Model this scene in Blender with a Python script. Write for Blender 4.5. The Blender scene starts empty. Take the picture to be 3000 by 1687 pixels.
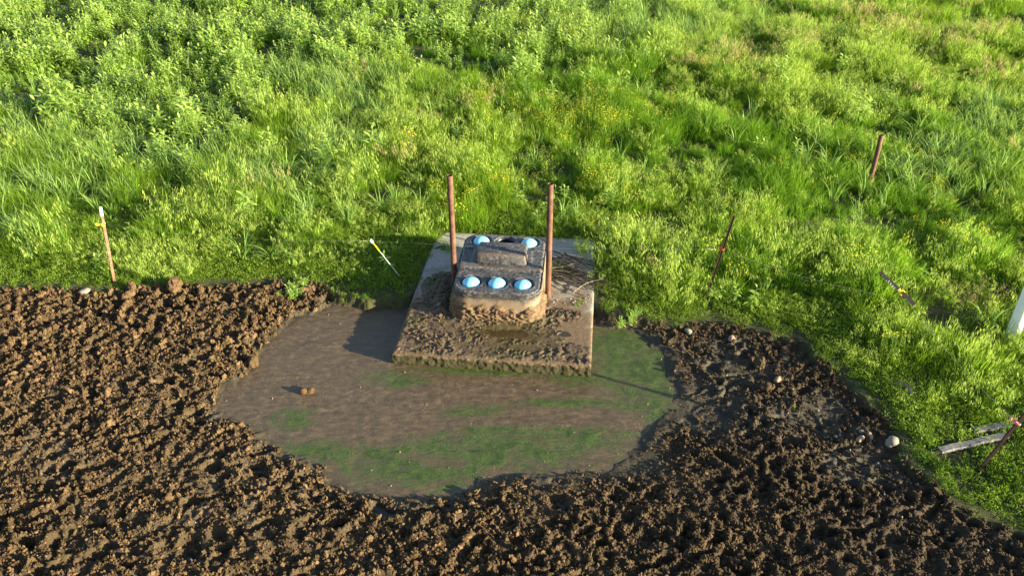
import bpy, bmesh, math, random
import numpy as np
from mathutils import Vector, Matrix, Quaternion

random.seed(7)
rng = np.random.default_rng(11)
scene = bpy.context.scene
R = math.radians

# ------------------------------------------------------------------ camera
CAM_H, PITCH, F3 = 7.7, 33.0, 2400.0        # metres, degrees below level, focal length for a 3000 px wide frame
cam_d = bpy.data.cameras.new('camera')
cam_d.sensor_width = 36; cam_d.lens = F3 / 3000 * 36
cam_d.clip_start = .1; cam_d.clip_end = 2000
cam = bpy.data.objects.new('camera', cam_d)
cam.location = (0, 0, CAM_H); cam.rotation_euler = (R(90 - PITCH), 0, 0)
scene.collection.objects.link(cam); scene.camera = cam

# ------------------------------------------------------------------ light
SUN_EL = R(13.0)
SUN_AZ = math.atan2(.92, -.39)               # from +Y towards +X
w = bpy.data.worlds.new('World'); scene.world = w; w.use_nodes = True
wn = w.node_tree.nodes; wn.clear()
sky = wn.new('ShaderNodeTexSky'); sky.sky_type = 'NISHITA'; sky.sun_disc = False
sky.sun_elevation = SUN_EL; sky.sun_rotation = SUN_AZ
bg = wn.new('ShaderNodeBackground'); bg.inputs[1].default_value = .066
wo = wn.new('ShaderNodeOutputWorld')
w.node_tree.links.new(sky.outputs[0], bg.inputs[0]); w.node_tree.links.new(bg.outputs[0], wo.inputs[0])
sd = bpy.data.lights.new('sun', 'SUN'); sd.energy = 5.0; sd.angle = R(.55); sd.color = (1, .87, .58)
sun = bpy.data.objects.new('sun', sd); scene.collection.objects.link(sun)
SUNV = Vector((math.sin(SUN_AZ) * math.cos(SUN_EL), math.cos(SUN_AZ) * math.cos(SUN_EL), math.sin(SUN_EL)))
sun.rotation_euler = SUNV.to_track_quat('Z', 'Y').to_euler(); sun.location = SUNV * 60
scene.view_settings.view_transform = 'Standard'; scene.view_settings.look = 'None'
scene.view_settings.exposure = 2.25; scene.view_settings.gamma = 1
scene.view_settings.use_curve_mapping = False
try:
    scene.cycles.max_bounces = 6; scene.cycles.transparent_max_bounces = 4
    scene.cycles.transmission_bounces = 4; scene.cycles.diffuse_bounces = 3
except Exception: pass

# ------------------------------------------------------------------ survey of the place
SP, CP = math.sin(R(PITCH)), math.cos(R(PITCH))
def at(px, py, z=0.):
    """place on the level z that a surveyed bearing (px, py) meets"""
    v = py - 843.5; dn = F3 * SP + v * CP; fw = F3 * CP - v * SP
    s = (CAM_H - z) / dn
    return Vector(((px - 1500) * s, fw * s, z))
def at2(u, v, z=0.): return at(u * 3000 / 2576, v * 3000 / 2576, z)
def at_y(px, py, Y):
    v = py - 843.5; dn = F3 * SP + v * CP; fw = F3 * CP - v * SP
    s = Y / fw
    return Vector(((px - 1500) * s, Y, CAM_H - dn * s))
def to_uv(x, y, z=.1):
    """survey bearing of ground points, used to lay out the plant communities"""
    dep = y * CP + (CAM_H - z) * SP; up = (z - CAM_H) * CP + y * SP
    k = 2576 / 3000
    return (1500 + F3 * x / dep) * k, (843.5 - F3 * up / dep) * k

# ------------------------------------------------------------------ noise
def _h(ix, iy, s):
    n = (ix.astype(np.int64) * 374761393 + iy.astype(np.int64) * 668265263 + s * 2147483647) & 0xffffffff
    n = ((n ^ (n >> 13)) * 1274126177) & 0xffffffff
    n = ((n ^ (n >> 16)) * 2246822519) & 0xffffffff
    return ((n ^ (n >> 15)) & 0xffffff) / 0xffffff
def perlin(x, y, s=0):
    x0 = np.floor(x); y0 = np.floor(y); fx = x - x0; fy = y - y0
    u = fx * fx * fx * (fx * (fx * 6 - 15) + 10); v = fy * fy * fy * (fy * (fy * 6 - 15) + 10)
    def g(dx, dy):
        a = _h(x0 + dx, y0 + dy, s) * 6.2831853
        return np.cos(a) * (fx - dx) + np.sin(a) * (fy - dy)
    a = g(0, 0) * (1 - u) + g(1, 0) * u; b = g(0, 1) * (1 - u) + g(1, 1) * u
    return (a * (1 - v) + b * v) * 1.5
def fbm(x, y, s=0, o=4, gain=.5):
    r = 0; a = 1; f = 1; t = 0
    for i in range(o):
        r = r + a * perlin(x * f + 17.3 * i, y * f - 9.1 * i, s + i); t += a; a *= gain; f *= 2.03
    return r / t
def worley(x, y, s=0, jit=.9):
    x0 = np.floor(x); y0 = np.floor(y); best = np.full(x.shape, 9.); rid = np.zeros(x.shape)
    for dx in (-1, 0, 1):
        for dy in (-1, 0, 1):
            cx = x0 + dx; cy = y0 + dy
            px = cx + .5 + (_h(cx, cy, s) - .5) * jit; py = cy + .5 + (_h(cx, cy, s + 5) - .5) * jit
            d = np.hypot(x - px, y - py); m = d < best
            best = np.where(m, d, best); rid = np.where(m, _h(cx, cy, s + 9), rid)
    return best, rid
def sst(x, a, b):
    t = np.clip((x - a) / (b - a), 0, 1); return t * t * (3 - 2 * t)
def sdist(x, y, poly):
    """signed distance, negative inside"""
    d = np.full(x.shape, 1e9); ins = np.zeros(x.shape, bool); n = len(poly)
    for i in range(n):
        ax, ay = poly[i]; bx, by = poly[(i + 1) % n]
        ex, ey = bx - ax, by - ay; L = ex * ex + ey * ey + 1e-12
        t = np.clip(((x - ax) * ex + (y - ay) * ey) / L, 0, 1)
        d = np.minimum(d, np.hypot(x - ax - t * ex, y - ay - t * ey))
        c = ((ay > y) != (by > y)) & (x < (bx - ax) * (y - ay) / ((by - ay) if by != ay else 1e-12) + ax)
        ins ^= c
    return np.where(ins, -d, d)

mud_px = [(0, 748), (150, 752), (300, 756), (420, 742), (560, 738), (700, 734), (800, 742), (850, 766), (930, 778), (1040, 772),
          (1120, 700), (1380, 700), (1490, 790), (1560, 812), (1640, 826), (1700, 838), (1800, 832), (1900, 856), (2000, 882), (2060, 930), (2130, 990),
          (2200, 1062), (2236, 1120), (2262, 1190), (2330, 1250), (2450, 1320), (2576, 1372)]
MUD = [tuple(at2(*p)[:2]) for p in mud_px]
MUD = [(-14, 11.9), (-40, 12.2)][::-1] + MUD + [(6.6, 5.6), (9, 3), (14, -6), (14, -30), (-40, -30)]
pud_px = [(985, 770), (830, 772), (775, 795), (700, 842), (655, 900), (600, 955), (548, 1000), (565, 1045), (640, 1075), (688, 1105), (722, 1148),
          (790, 1168), (850, 1198), (920, 1240), (1000, 1256), (1080, 1250), (1180, 1228), (1290, 1192), (1400, 1190), (1500, 1178), (1565, 1140),
          (1620, 1100), (1655, 1072), (1690, 1020), (1680, 960), (1672, 900), (1640, 862), (1600, 836), (1500, 812), (1480, 700), (1080, 700)]
PUD = [tuple(at2(*p)[:2]) for p in pud_px]
WET = [(*at2(1870, 920)[:2], 1.3, .9), (*at2(1790, 1030)[:2], 1.0, 1.0), (*at2(2050, 1060)[:2], 1.3, .8), (*at2(2180, 1180)[:2], .9, .6), (*at2(1580, 1170)[:2], .8, .35)]
PALE = [(*at2(830, 1100)[:2], .8, .5), (*at2(680, 1200)[:2], 1.0, .6), (*at2(100, 1150)[:2], 1.0, .5), (*at2(1330, 1230)[:2], .9, .3), (*at2(2330, 1330)[:2], 1.0, .4), (*at2(560, 1300)[:2], .8, .3)]

def spots(x, y, L):
    m = np.zeros(x.shape)
    for cx, cy, rx, ry in L: m = np.maximum(m, np.exp(-(((x - cx) / rx) ** 2 + ((y - cy) / ry) ** 2) * 1.3))
    return m

def ground(x, y, full=True):
    wx = .20 * fbm(x * 1.7, y * 1.7, 3, 4, .65); wy = .20 * fbm(x * 1.7 + 40, y * 1.7, 4, 4, .65)
    md = sdist(x + wx, y + wy, MUD)            # negative in the mud
    pdm = sdist(x + wx, y + wy, PUD) # negative in the pool
    wet = spots(x, y, WET); 
    grass = sst(md, -.06, .10)
    zg = .15 + .05 * fbm(x * .35, y * .35, 21, 3) + .02 * fbm(x * 3, y * 3, 22, 3) + .012 * np.clip(y - 12, 0, 40)
    # trampled mud: ridged lumps between hoof prints
    a = R(20); xr = x * math.cos(a) + y * math.sin(a); yr = -x * math.sin(a) + y * math.cos(a)
    qx = xr + .05 * perlin(x * 6, y * 6, 31) + .16 * perlin(x * 1.8, y * 1.8, 35); qy = yr + .05 * perlin(x * 6 + 9, y * 6, 32) + .16 * perlin(x * 1.8, y * 1.8, 36)
    d1, r1 = worley(qx * 3.1, qy * 4.2, 41, 1.0)
    d2, r2 = worley(qx * 7 + 3, qy * 8, 47)
    d5, r5 = worley(x * 3.9 + .1 * perlin(x * 5, y * 5, 34), y * 4.3, 58)
    d3, r3 = worley(x * 17 + perlin(x * 20, y * 20, 33), y * 17, 48)
    d4, r4 = worley(x * 33, y * 33, 49)
    print1 = -.12 * (1 - sst(d1, .12, .46)) * np.clip(r1 * 1.7 - .35, 0, 1) * (.45 + .75 * sst(fbm(x * 1.3, y * 1.3, 37, 2), -.35, .3)) + .03 * np.exp(-((d1 - .5) / .14) ** 2)
    print2 = -.03 * (1 - sst(d2, .1, .5)) * (r2 > .4)
    lump = .045 * fbm(qx * 1.9, qy * 2.4, 55, 2) + .026 * (1 - np.abs(perlin(qx * 4.2, qy * 5.4, 51)) * 2.2) + .036 * perlin(qx * 8, qy * 9, 52) \
         + (.030 * (1 - sst(d3, .1, .55)) * (.3 + r3) + .015 * (1 - sst(d4, .1, .5)) * r4) * sst(fbm(x * 2.5, y * 2.5, 53, 2), -.5, .1) - .012
    hoof = .8 * sst(x, -.5, 2.5) * (.2 + .6 * sst(fbm(x * .7, y * .7, 65, 2), -.3, .1))      # clean round hoof prints to the east
    print1 = print1 * (1 - .6 * hoof) + hoof * (-.11 * (1 - sst(d5, .20, .34)) * (r5 > .6) + .035 * np.exp(-((d5 - .42) / .09) ** 2) * (r5 > .6))
    rough = .55 + .45 * sst(fbm(x * .8, y * .8, 61, 2), -.35, .15)
    rough = rough * (1 - .55 * wet) * (1 - .35 * spots(x, y, PALE))
    amp = sst(pdm + .12 * fbm(x * 2.4, y * 2.4, 64, 3), .0, .22 + .5 * sst(x, -1.5, 2.)) * rough
    zm = .045 + .055 * sst(pdm, 0, 1.2) + .03 * fbm(x * 1.1, y * 1.1, 62, 3) - .035 * wet + .05 * sst(x, 4.5, 6.5) + amp * (print1 + print2 + lump)
    zm = zm + (1 - amp) * .006 * fbm(x * 9, y * 9, 63, 3)
    zp = -.05
    k = sst(pdm, -.22, .20)
    zm = zm * k + zp * (1 - k)
    z = zg * grass + zm * (1 - grass)
    return z, md, pdm, wet
def gz(x, y):
    z = ground(np.array([float(x)]), np.array([float(y)]))[0]; return float(z[0])

# ------------------------------------------------------------------ helpers
C = scene.collection
def mesh_obj(name, me, mat=None, parent=None):
    o = bpy.data.objects.new(name, me); C.objects.link(o)
    if mat: me.materials.append(mat)
    if parent: o.parent = parent
    return o
def tag(o, label=None, cat=None, group=None, kind=None):
    if label: o['label'] = label
    if cat: o['category'] = cat
    if group: o['group'] = group
    if kind: o['kind'] = kind
    return o
def thing(name, label, cat, loc, rot=None, group=None):
    e = bpy.data.objects.new(name, None); C.objects.link(e); e.location = loc; e.empty_display_size = .1
    if rot is not None: e.rotation_mode = 'QUATERNION'; e.rotation_quaternion = rot
    return tag(e, label, cat, group)
def fast_mesh(name, v, quads=None, tris=None):
    me = bpy.data.meshes.new(name); v = np.asarray(v, np.float32)
    me.vertices.add(len(v)); me.vertices.foreach_set('co', v.ravel())
    fl = []; st = []; tot = 0
    if quads is not None and len(quads):
        q = np.asarray(quads, np.int32); fl.append(q.ravel()); st.append(np.arange(len(q), dtype=np.int32) * 4); tot = len(q) * 4
    if tris is not None and len(tris):
        t = np.asarray(tris, np.int32); fl.append(t.ravel()); st.append(np.arange(len(t), dtype=np.int32) * 3 + tot)
    if fl:
        fl = np.concatenate(fl); st = np.concatenate(st)
        me.loops.add(len(fl)); me.loops.foreach_set('vertex_index', fl)
        me.polygons.add(len(st)); me.polygons.foreach_set('loop_start', st)
    me.update(calc_edges=True)
    return me
def smooth(me): me.polygons.foreach_set('use_smooth', [True] * len(me.polygons)); return me
def fattr(me, name, vals):
    a = me.attributes.new(name, 'FLOAT', 'POINT'); a.data.foreach_set('value', np.asarray(vals, np.float32))
def grid_quads(nx, ny):
    i = np.arange(nx - 1)[None, :] + np.arange(ny - 1)[:, None] * nx
    i = i.ravel(); return np.stack([i, i + 1, i + nx + 1, i + nx], 1)
def bm_obj(name, bm, mat, parent=None, sm=False):
    me = bpy.data.meshes.new(name); bm.to_mesh(me); bm.free()
    if sm: smooth(me)
    return mesh_obj(name, me, mat, parent)
def bm_box(bm, c, s, bev=0, seg=1, rot=None):
    m = Matrix.Translation(c) @ (rot.to_4x4() if rot is not None else Matrix()) @ Matrix.Diagonal((s[0], s[1], s[2], 1))
    r = bmesh.ops.create_cube(bm, size=1, matrix=m)
    if bev:
        es = {e for v in r['verts'] for e in v.link_edges}
        bmesh.ops.bevel(bm, geom=list(es), offset=bev, segments=seg, affect='EDGES', profile=.5)
def tube(bm, pts, rad, n=10, cap=True):
    """swept tube with a radius per point"""
    pts = [Vector(p) for p in pts]; rings = []
    if not hasattr(rad, '__len__'): rad = [rad] * len(pts)
    up = Vector((0, 0, 1)) if abs((pts[-1] - pts[0]).normalized().z) < .9 else Vector((1, 0, 0))
    for i, p in enumerate(pts):
        t = (pts[min(i + 1, len(pts) - 1)] - pts[max(i - 1, 0)]).normalized()
        a = t.cross(up).normalized(); b = t.cross(a).normalized()
        rings.append([bm.verts.new(p + (a * math.cos(6.2832 * k / n) + b * math.sin(6.2832 * k / n)) * rad[i]) for k in range(n)])
    for r0, r1 in zip(rings, rings[1:]):
        for k in range(n): bm.faces.new((r0[k], r0[(k + 1) % n], r1[(k + 1) % n], r1[k]))
    if cap: bm.faces.new(rings[0][::-1]); bm.faces.new(rings[-1])
    return rings

# ------------------------------------------------------------------ materials
class NT:
    def __init__(s, name):
        s.m = bpy.data.materials.new(name); s.m.use_nodes = True; s.t = s.m.node_tree; s.t.nodes.clear()
        s.out = s.t.nodes.new('ShaderNodeOutputMaterial')
    def n(s, typ, **k):
        x = s.t.nodes.new(typ)
        for a, b in k.items(): setattr(x, a, b)
        return x
    def l(s, a, b): s.t.links.new(a, b)
    def val(s, sock, v):
        if isinstance(v, bpy.types.NodeSocket): s.l(v, sock)
        elif isinstance(v, (tuple, list)) and len(v) == 3 and sock.type == 'RGBA': sock.default_value = (*v, 1)
        else: sock.default_value = v
    def pos(s, obj=False):
        if obj: return s.n('ShaderNodeTexCoord').outputs['Object']
        return s.n('ShaderNodeNewGeometry').outputs['Position']
    def noise(s, scale, detail=4, rough=.55, vec=None, dist=0):
        x = s.n('ShaderNodeTexNoise'); x.inputs['Scale'].default_value = scale; x.inputs['Detail'].default_value = detail
        x.inputs['Roughness'].default_value = rough; x.inputs['Distortion'].default_value = dist
        s.l(vec if vec is not None else s.pos(), x.inputs['Vector']); return x.outputs['Fac']
    def ramp(s, fac, *stops):
        x = s.n('ShaderNodeValToRGB'); e = x.color_ramp.elements
        while len(e) < len(stops): e.new(.5)
        for k, (p, c) in enumerate(stops):
            e[k].position = p; e[k].color = (c, c, c, 1) if not hasattr(c, '__len__') else (*c, 1)
        s.val(x.inputs[0], fac); return x.outputs[0]
    def mix(s, fac, a, b, typ='MIX'):
        x = s.n('ShaderNodeMix', data_type='RGBA', blend_type=typ)
        s.val(x.inputs[0], fac); s.val(x.inputs[6], a); s.val(x.inputs[7], b); return x.outputs[2]
    def math(s, op, a, b=0., clamp=False):
        x = s.n('ShaderNodeMath', operation=op, use_clamp=clamp); s.val(x.inputs[0], a); s.val(x.inputs[1], b); return x.outputs[0]
    def attr(s, name): return s.n('ShaderNodeAttribute', attribute_name=name).outputs['Fac']
    def bump(s, h, strength=.5, dist=.01):
        x = s.n('ShaderNodeBump'); x.inputs['Strength'].default_value = strength; x.inputs['Distance'].default_value = dist
        s.l(h, x.inputs['Height']); return x.outputs[0]
    def bsdf(s, col, rough=.7, normal=None, spec=.5, **k):
        b = s.n('ShaderNodeBsdfPrincipled'); s.val(b.inputs['Base Color'], col); s.val(b.inputs['Roughness'], rough)
        s.val(b.inputs['Specular IOR Level'], spec)
        if normal is not None: s.l(normal, b.inputs['Normal'])
        for a, v in k.items(): s.val(b.inputs[a.replace('_', ' ')], v)
        s.l(b.outputs[0], s.out.inputs[0]); return b

def mat_ground():
    t = NT('earth'); p = t.pos()
    big = t.noise(.9, 4); mid = t.noise(6, 5); fine = t.noise(45, 4, .7)
    mud = t.ramp(mid, (.25, (.013, .008, .004)), (.5, (.033, .024, .012)), (.75, (.075, .049, .026)))
    mud = t.mix(t.math('MULTIPLY', t.ramp(fine, (.35, 0.), (.75, 1.)), .4), mud, (.14, .098, .055))
    mud = t.mix(t.math('MULTIPLY', t.attr('pale'), .6), mud, (.13, .105, .078))
    mud = t.mix(t.attr('dark'), mud, t.mix(mid, (.017, .012, .008), (.048, .032, .019)))  # shade and wetness of the eastern mud mixed into its colour
    mud = t.mix(t.math('MULTIPLY', t.attr('wet'), .85), mud, t.mix(mid, (.026, .025, .018), (.055, .045, .032)))
    soil = t.mix(mid, (.030, .036, .012), (.055, .060, .020))
    col = t.mix(t.attr('grass'), mud, soil)
    rough = t.ramp(t.attr('wet'), (0, .92), (1, .66))
    t.bsdf(col, rough, t.bump(t.math('ADD', t.noise(30, 6, .7), t.noise(110, 3)), .8, .012), .3)
    return t.m
def mat_clod(name, c0, c1, c2):
    t = NT(name); oi = t.n('ShaderNodeObjectInfo'); 
    n = t.noise(14, 5, .65)
    col = t.ramp(t.math('ADD', t.math('MULTIPLY', n, .6), t.math('MULTIPLY', oi.outputs['Random'], .4)), (.25, c0), (.5, c1), (.8, c2))
    g = t.n('ShaderNodeNewGeometry')
    sx = t.n('ShaderNodeSeparateXYZ'); t.l(g.outputs['Position'], sx.inputs[0])
    # clods east of the pool darken: wet earth plus painted-in shade
    k = t.math('MULTIPLY', t.ramp(t.math('ADD', t.math('MULTIPLY', sx.outputs[0], .12), t.math('MULTIPLY', t.noise(.9, 3), .5)), (.18, 0.), (.7, 1.)), .62)
    col = t.mix(k, col, (.035, .025, .016))
    t.bsdf(col, .92, t.bump(t.noise(60, 5, .7), .7, .01), .2); return t.m
def mat_leaf(name, dark, light, tip, trans=.4, hue=(.09, .12, .02), rough=.6, patch=(.07, .10, .018), gloss=.18):
    t = NT(name); oi = t.n('ShaderNodeObjectInfo').outputs['Random']; a = t.attr('t'); r = t.attr('r')
    col = t.mix(t.ramp(t.math('ADD', t.math('MULTIPLY', oi, .55), t.math('MULTIPLY', r, .45)), (.15, 0.), (.85, 1.)), dark, light)
    col = t.mix(t.math('MULTIPLY', t.ramp(t.noise(.5, 3), (.4, 0.), (.62, 1.)), .6), col, patch)
    col = t.mix(t.math('MULTIPLY', t.ramp(a, (.35, 0.), (1, 1.)), .6), col, tip)
    b = t.n('ShaderNodeBsdfPrincipled'); t.val(b.inputs['Base Color'], col); b.inputs['Roughness'].default_value = rough
    b.inputs['Specular IOR Level'].default_value = gloss
    tr = t.n('ShaderNodeBsdfTranslucent'); t.val(tr.inputs[0], t.mix(.5, col, hue))
    m = t.n('ShaderNodeMixShader'); m.inputs[0].default_value = trans
    t.l(b.outputs[0], m.inputs[1]); t.l(tr.outputs[0], m.inputs[2]); t.l(m.outputs[0], t.out.inputs[0]); return t.m
def mat_simple(name, c0, c1, scale=8, rough=.7, bump=.3, bscale=60, spec=.4, metal=0.):
    t = NT(name); t.bsdf(t.mix(t.ramp(t.noise(scale, 5, vec=t.pos(True)), (.35, 0.), (.65, 1.)), c0, c1), rough,
                         t.bump(t.noise(bscale, 4, vec=t.pos(True)), bump, .004), spec, Metallic=metal); return t.m

M_earth = mat_ground()
M_clod = mat_clod('dry clod', (.026, .017, .009), (.078, .049, .025), (.160, .106, .056))
M_stone = mat_simple('pale limestone', (.13, .115, .095), (.24, .215, .18), 12, .8)
M_pink = mat_simple('pinkish stone', (.16, .11, .082), (.27, .19, .145), 12, .8)
M_rust = mat_simple('rusted steel pipe', (.075, .034, .022), (.15, .075, .050), 9, .75, .5, 90, .3)
M_rustdark = mat_simple('dark rusted steel', (.035, .020, .016), (.085, .042, .030), 14, .7, .5, 90, .3)
M_rustpink = mat_simple('rusted primer steel', (.17, .090, .060), (.30, .18, .125), 14, .7, .4, 90, .3)
M_white = mat_simple('white plastic', (.72, .73, .74), (.82, .82, .82), 4, .4, .1)
M_yellow = mat_simple('yellow plastic', (.80, .56, .02), (.88, .66, .04), 30, .4, .1)
M_red = mat_simple('red plastic', (.65, .03, .03), (.7, .06, .05), 30, .4, .1)
M_pinkp = mat_simple('faded pink plastic', (.75, .18, .24), (.8, .30, .35), 30, .45, .1)
M_black_hole = mat_simple('black moulded plastic inside', (.008, .008, .009), (.015, .015, .016), 8, .5, .1)
M_wood = mat_simple('weathered grey wood', (.085, .085, .09), (.17, .17, .18), 18, .9, .6, 60, .2)
M_stick = mat_simple('dry grey stick', (.040, .032, .026), (.10, .082, .066), 25, .9, .4, 90, .2)
M_stickpale = mat_simple('dry pale stick', (.13, .105, .08), (.21, .17, .13), 25, .9, .4, 90, .2)
M_galv = mat_simple('galvanised metal', (.35, .36, .37), (.5, .5, .5), 30, .35, .1, 60, .5, .8)

# ------------------------------------------------------------------ ground sheet
def axis(a, b, step, lo, hi, g=1.12):
    core = list(np.arange(a, b + 1e-6, step)); out = []; s = step; x = a
    while x > lo: s = min(s * g, 40); x -= s; out.append(x)
    pre = out[::-1]; out = []; s = step; x = core[-1]
    while x < hi: s = min(s * g, 40); x += s; out.append(x)
    return np.array(pre + core + out)
gx = axis(-9.6, 7.4, .0155, -260, 260); gy = axis(4.4, 12.6, .0168, -60, 420)
X, Y = np.meshgrid(gx, gy); X = X.ravel(); Y = Y.ravel()
Z, MD, PD, WT = ground(X, Y)
# the sheet runs on below the slab
me = smooth(fast_mesh('ground', np.stack([X, Y, Z], 1), grid_quads(len(gx), len(gy))))
fattr(me, 'grass', sst(MD, -.08, .10))
wetm = np.clip(np.maximum(1 - sst(PD + .12 * fbm(X * 3, Y * 3, 73, 3), .0, .42), sst(WT, .35, .75) * .9), 0, 1) * (1 - sst(MD, -.15, 0))
wetm = np.maximum(wetm, (1 - sst(Z, .0, .03)) * (MD < 0))
fattr(me, 'wet', wetm)
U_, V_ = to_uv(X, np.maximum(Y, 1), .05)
drk = sst(U_ + .35 * (V_ - 1100) + 160 * fbm(X * .7, Y * .7, 71, 3), 1250, 1950)  # mask for mud right of the pool, darkened for painted shade and damp
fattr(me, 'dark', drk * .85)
fattr(me, 'pale', spots(X, Y, PALE) * sst(fbm(X * 3, Y * 3, 72, 4), -.3, .4))
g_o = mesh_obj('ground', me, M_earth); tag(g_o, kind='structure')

# ------------------------------------------------------------------ silty pool with algae
px_ = np.arange(-8.8, 8.2, .04); py_ = np.arange(5.6, 12.9, .04)
PX, PY = np.meshgrid(px_, py_); PX = PX.ravel(); PY = PY.ravel()
pu, pv = to_uv(PX, PY, 0)
def ell(u, v, L):
    m = np.zeros(u.shape)
    for cx, cy, rx, ry in L: m = np.maximum(m, np.exp(-(((u - cx) / rx) ** 2 + ((v - cy) / ry) ** 2)))
    return m
pdm = sdist(PX, PY, PUD)
main = 1 - sst(pdm, -.02, .25)
pz = main * (.012 * fbm(PX * 1.4, PY * 2.2, 81, 4) + .006 * fbm(PX * 9, PY * 7, 82, 3))
alg = ell(pu, pv, [(740, 1060, 60, 60), (790, 1130, 90, 40), (950, 1170, 130, 50), (1250, 1120, 300, 75), (1080, 1190, 200, 40), (1450, 1100, 160, 40),
                   (1600, 930, 150, 110), (1560, 860, 120, 60), (1620, 1000, 110, 60), (1660, 1040, 70, 35), (1250, 935, 260, 14), (1200, 1040, 160, 22), (1440, 950, 100, 40), (1000, 960, 120, 30), (1400, 1010, 200, 20)])
bare = ell(pu, pv, [(760, 1090, 62, 14), (700, 960, 120, 60), (1200, 985, 250, 28), (1350, 1050, 180, 22), (1000, 1060, 150, 30)])
me = smooth(fast_mesh('mud_pool', np.stack([PX, PY, pz], 1), grid_quads(len(px_), len(py_))))
fattr(me, 'main', main); fattr(me, 'algae', np.clip(alg - bare * .75, 0, 1)); fattr(me, 'lee', ell(pu, pv, [(1000, 850, 250, 150)]))
t = NT('silty pool')
# streaked coordinates for silt and weed drifting round the slab
mp = t.n('ShaderNodeMapping'); mp.inputs['Rotation'].default_value = (0, 0, R(-14)); mp.inputs['Scale'].default_value = (1, 2.0, 1)
t.l(t.pos(), mp.inputs[0])
n1 = t.noise(1.9, 9, .68, mp.outputs[0], .9); n2 = t.noise(6, 9, .74, mp.outputs[0], .25); n3 = t.noise(40, 5, .7)
silt = t.ramp(n2, (.3, (.036, .025, .015)), (.5, (.072, .051, .031)), (.70, (.125, .092, .060)))
silt = t.mix(t.math('MULTIPLY', t.ramp(n3, (.55, 0.), (.8, 1.)), .35), silt, (.12, .095, .072))
mq = t.n('ShaderNodeMapping'); mq.inputs['Rotation'].default_value = (0, 0, R(-20)); mq.inputs['Scale'].default_value = (.75, 1.35, 1); t.l(t.pos(), mq.inputs[0])
nA = t.noise(3.0, 10, .72, mq.outputs[0], 1.1)
am = t.math('ADD', t.math('MULTIPLY', t.attr('algae'), .58), t.math('ADD', t.math('MULTIPLY', t.math('SUBTRACT', nA, .5), 2.6), t.math('MULTIPLY', t.math('SUBTRACT', n3, .5), .7)))
amask = t.ramp(am, (.38, 0.), (.50, .92))
film = t.ramp(t.math('ADD', t.math('MULTIPLY', t.attr('algae'), .50), t.math('MULTIPLY', nA, .8)), (.48, 0.), (.80, .9))
green = t.mix(t.ramp(t.math('ADD', t.math('MULTIPLY', n3, .45), t.math('MULTIPLY', t.noise(7, 6, .7), .55)), (.40, 0.), (.60, 1.)), (.008, .022, .003), (.046, .080, .009))
col = t.mix(film, silt, (.045, .052, .018)); col = t.mix(amask, col, green)
peb = t.n('ShaderNodeTexVoronoi'); peb.inputs['Scale'].default_value = 13; t.l(t.pos(), peb.inputs['Vector'])
pebm = t.math('MULTIPLY', t.ramp(peb.outputs['Distance'], (.06, 1.), (.1, 0.)), t.ramp(t.noise(5, 3), (.55, 0.), (.6, 1.)))
col = t.mix(pebm, col, (.22, .19, .15))
col = t.mix(t.attr('main'), (.020, .022, .018), col)
rgh = t.mix(t.attr('main'), (.22, .22, .22), t.ramp(t.math('ADD', n2, t.math('MULTIPLY', amask, .3)), (.3, .30), (.7, .60)))
hb = t.math('MULTIPLY', t.math('ADD', t.math('ADD', t.math('MULTIPLY', n2, 1.0), t.math('MULTIPLY', n3, .35)), t.math('MULTIPLY', amask, .35)), t.attr('main'))
t.bsdf(col, rgh, t.bump(hb, .5, .035), .45)
pool = mesh_obj('mud_pool', me, t.m); tag(pool, kind='structure')

# ------------------------------------------------------------------ instanced ground cover (geometry nodes)
def make_protos(name, meshes, mat):
    c = bpy.data.collections.new(name)
    for i, me in enumerate(meshes):
        me.materials.append(mat) if not len(me.materials) else None
        o = bpy.data.objects.new('%s.%03d' % (name, i), me); c.objects.link(o)
    return c
def scatter(name, coll, nvar, P, rot, scl, label, cat):
    n = len(P); me = bpy.data.meshes.new(name); me.vertices.add(n); me.vertices.foreach_set('co', np.asarray(P, np.float32).ravel())
    a = me.attributes.new('rot', 'FLOAT_VECTOR', 'POINT'); a.data.foreach_set('vector', np.asarray(rot, np.float32).ravel())
    a = me.attributes.new('scl', 'FLOAT_VECTOR', 'POINT'); a.data.foreach_set('vector', np.asarray(scl, np.float32).ravel())
    a = me.attributes.new('vi', 'INT', 'POINT'); a.data.foreach_set('value', rng.integers(0, nvar, n).astype(np.int32))
    ng = bpy.data.node_groups.new(name, 'GeometryNodeTree')
    ng.interface.new_socket('Geometry', in_out='INPUT', socket_type='NodeSocketGeometry')
    ng.interface.new_socket('Geometry', in_out='OUTPUT', socket_type='NodeSocketGeometry')
    N = ng.nodes; L = ng.links
    gi = N.new('NodeGroupInput'); go = N.new('NodeGroupOutput')
    ci = N.new('GeometryNodeCollectionInfo'); ci.inputs['Collection'].default_value = coll
    ci.inputs['Separate Children'].default_value = True; ci.inputs['Reset Children'].default_value = True
    ip = N.new('GeometryNodeInstanceOnPoints'); ip.inputs['Pick Instance'].default_value = True
    def na(nm, ty):
        x = N.new('GeometryNodeInputNamedAttribute'); x.data_type = ty; x.inputs['Name'].default_value = nm; return x.outputs['Attribute']
    L.new(gi.outputs[0], ip.inputs['Points']); L.new(ci.outputs[0], ip.inputs['Instance'])
    L.new(na('vi', 'INT'), ip.inputs['Instance Index']); L.new(na('rot', 'FLOAT_VECTOR'), ip.inputs['Rotation']); L.new(na('scl', 'FLOAT_VECTOR'), ip.inputs['Scale'])
    L.new(ip.outputs[0], go.inputs[0])
    o = bpy.data.objects.new(name, me); C.objects.link(o)
    md = o.modifiers.new('scatter', 'NODES'); md.node_group = ng
    return tag(o, label, cat, kind='stuff')

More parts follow.
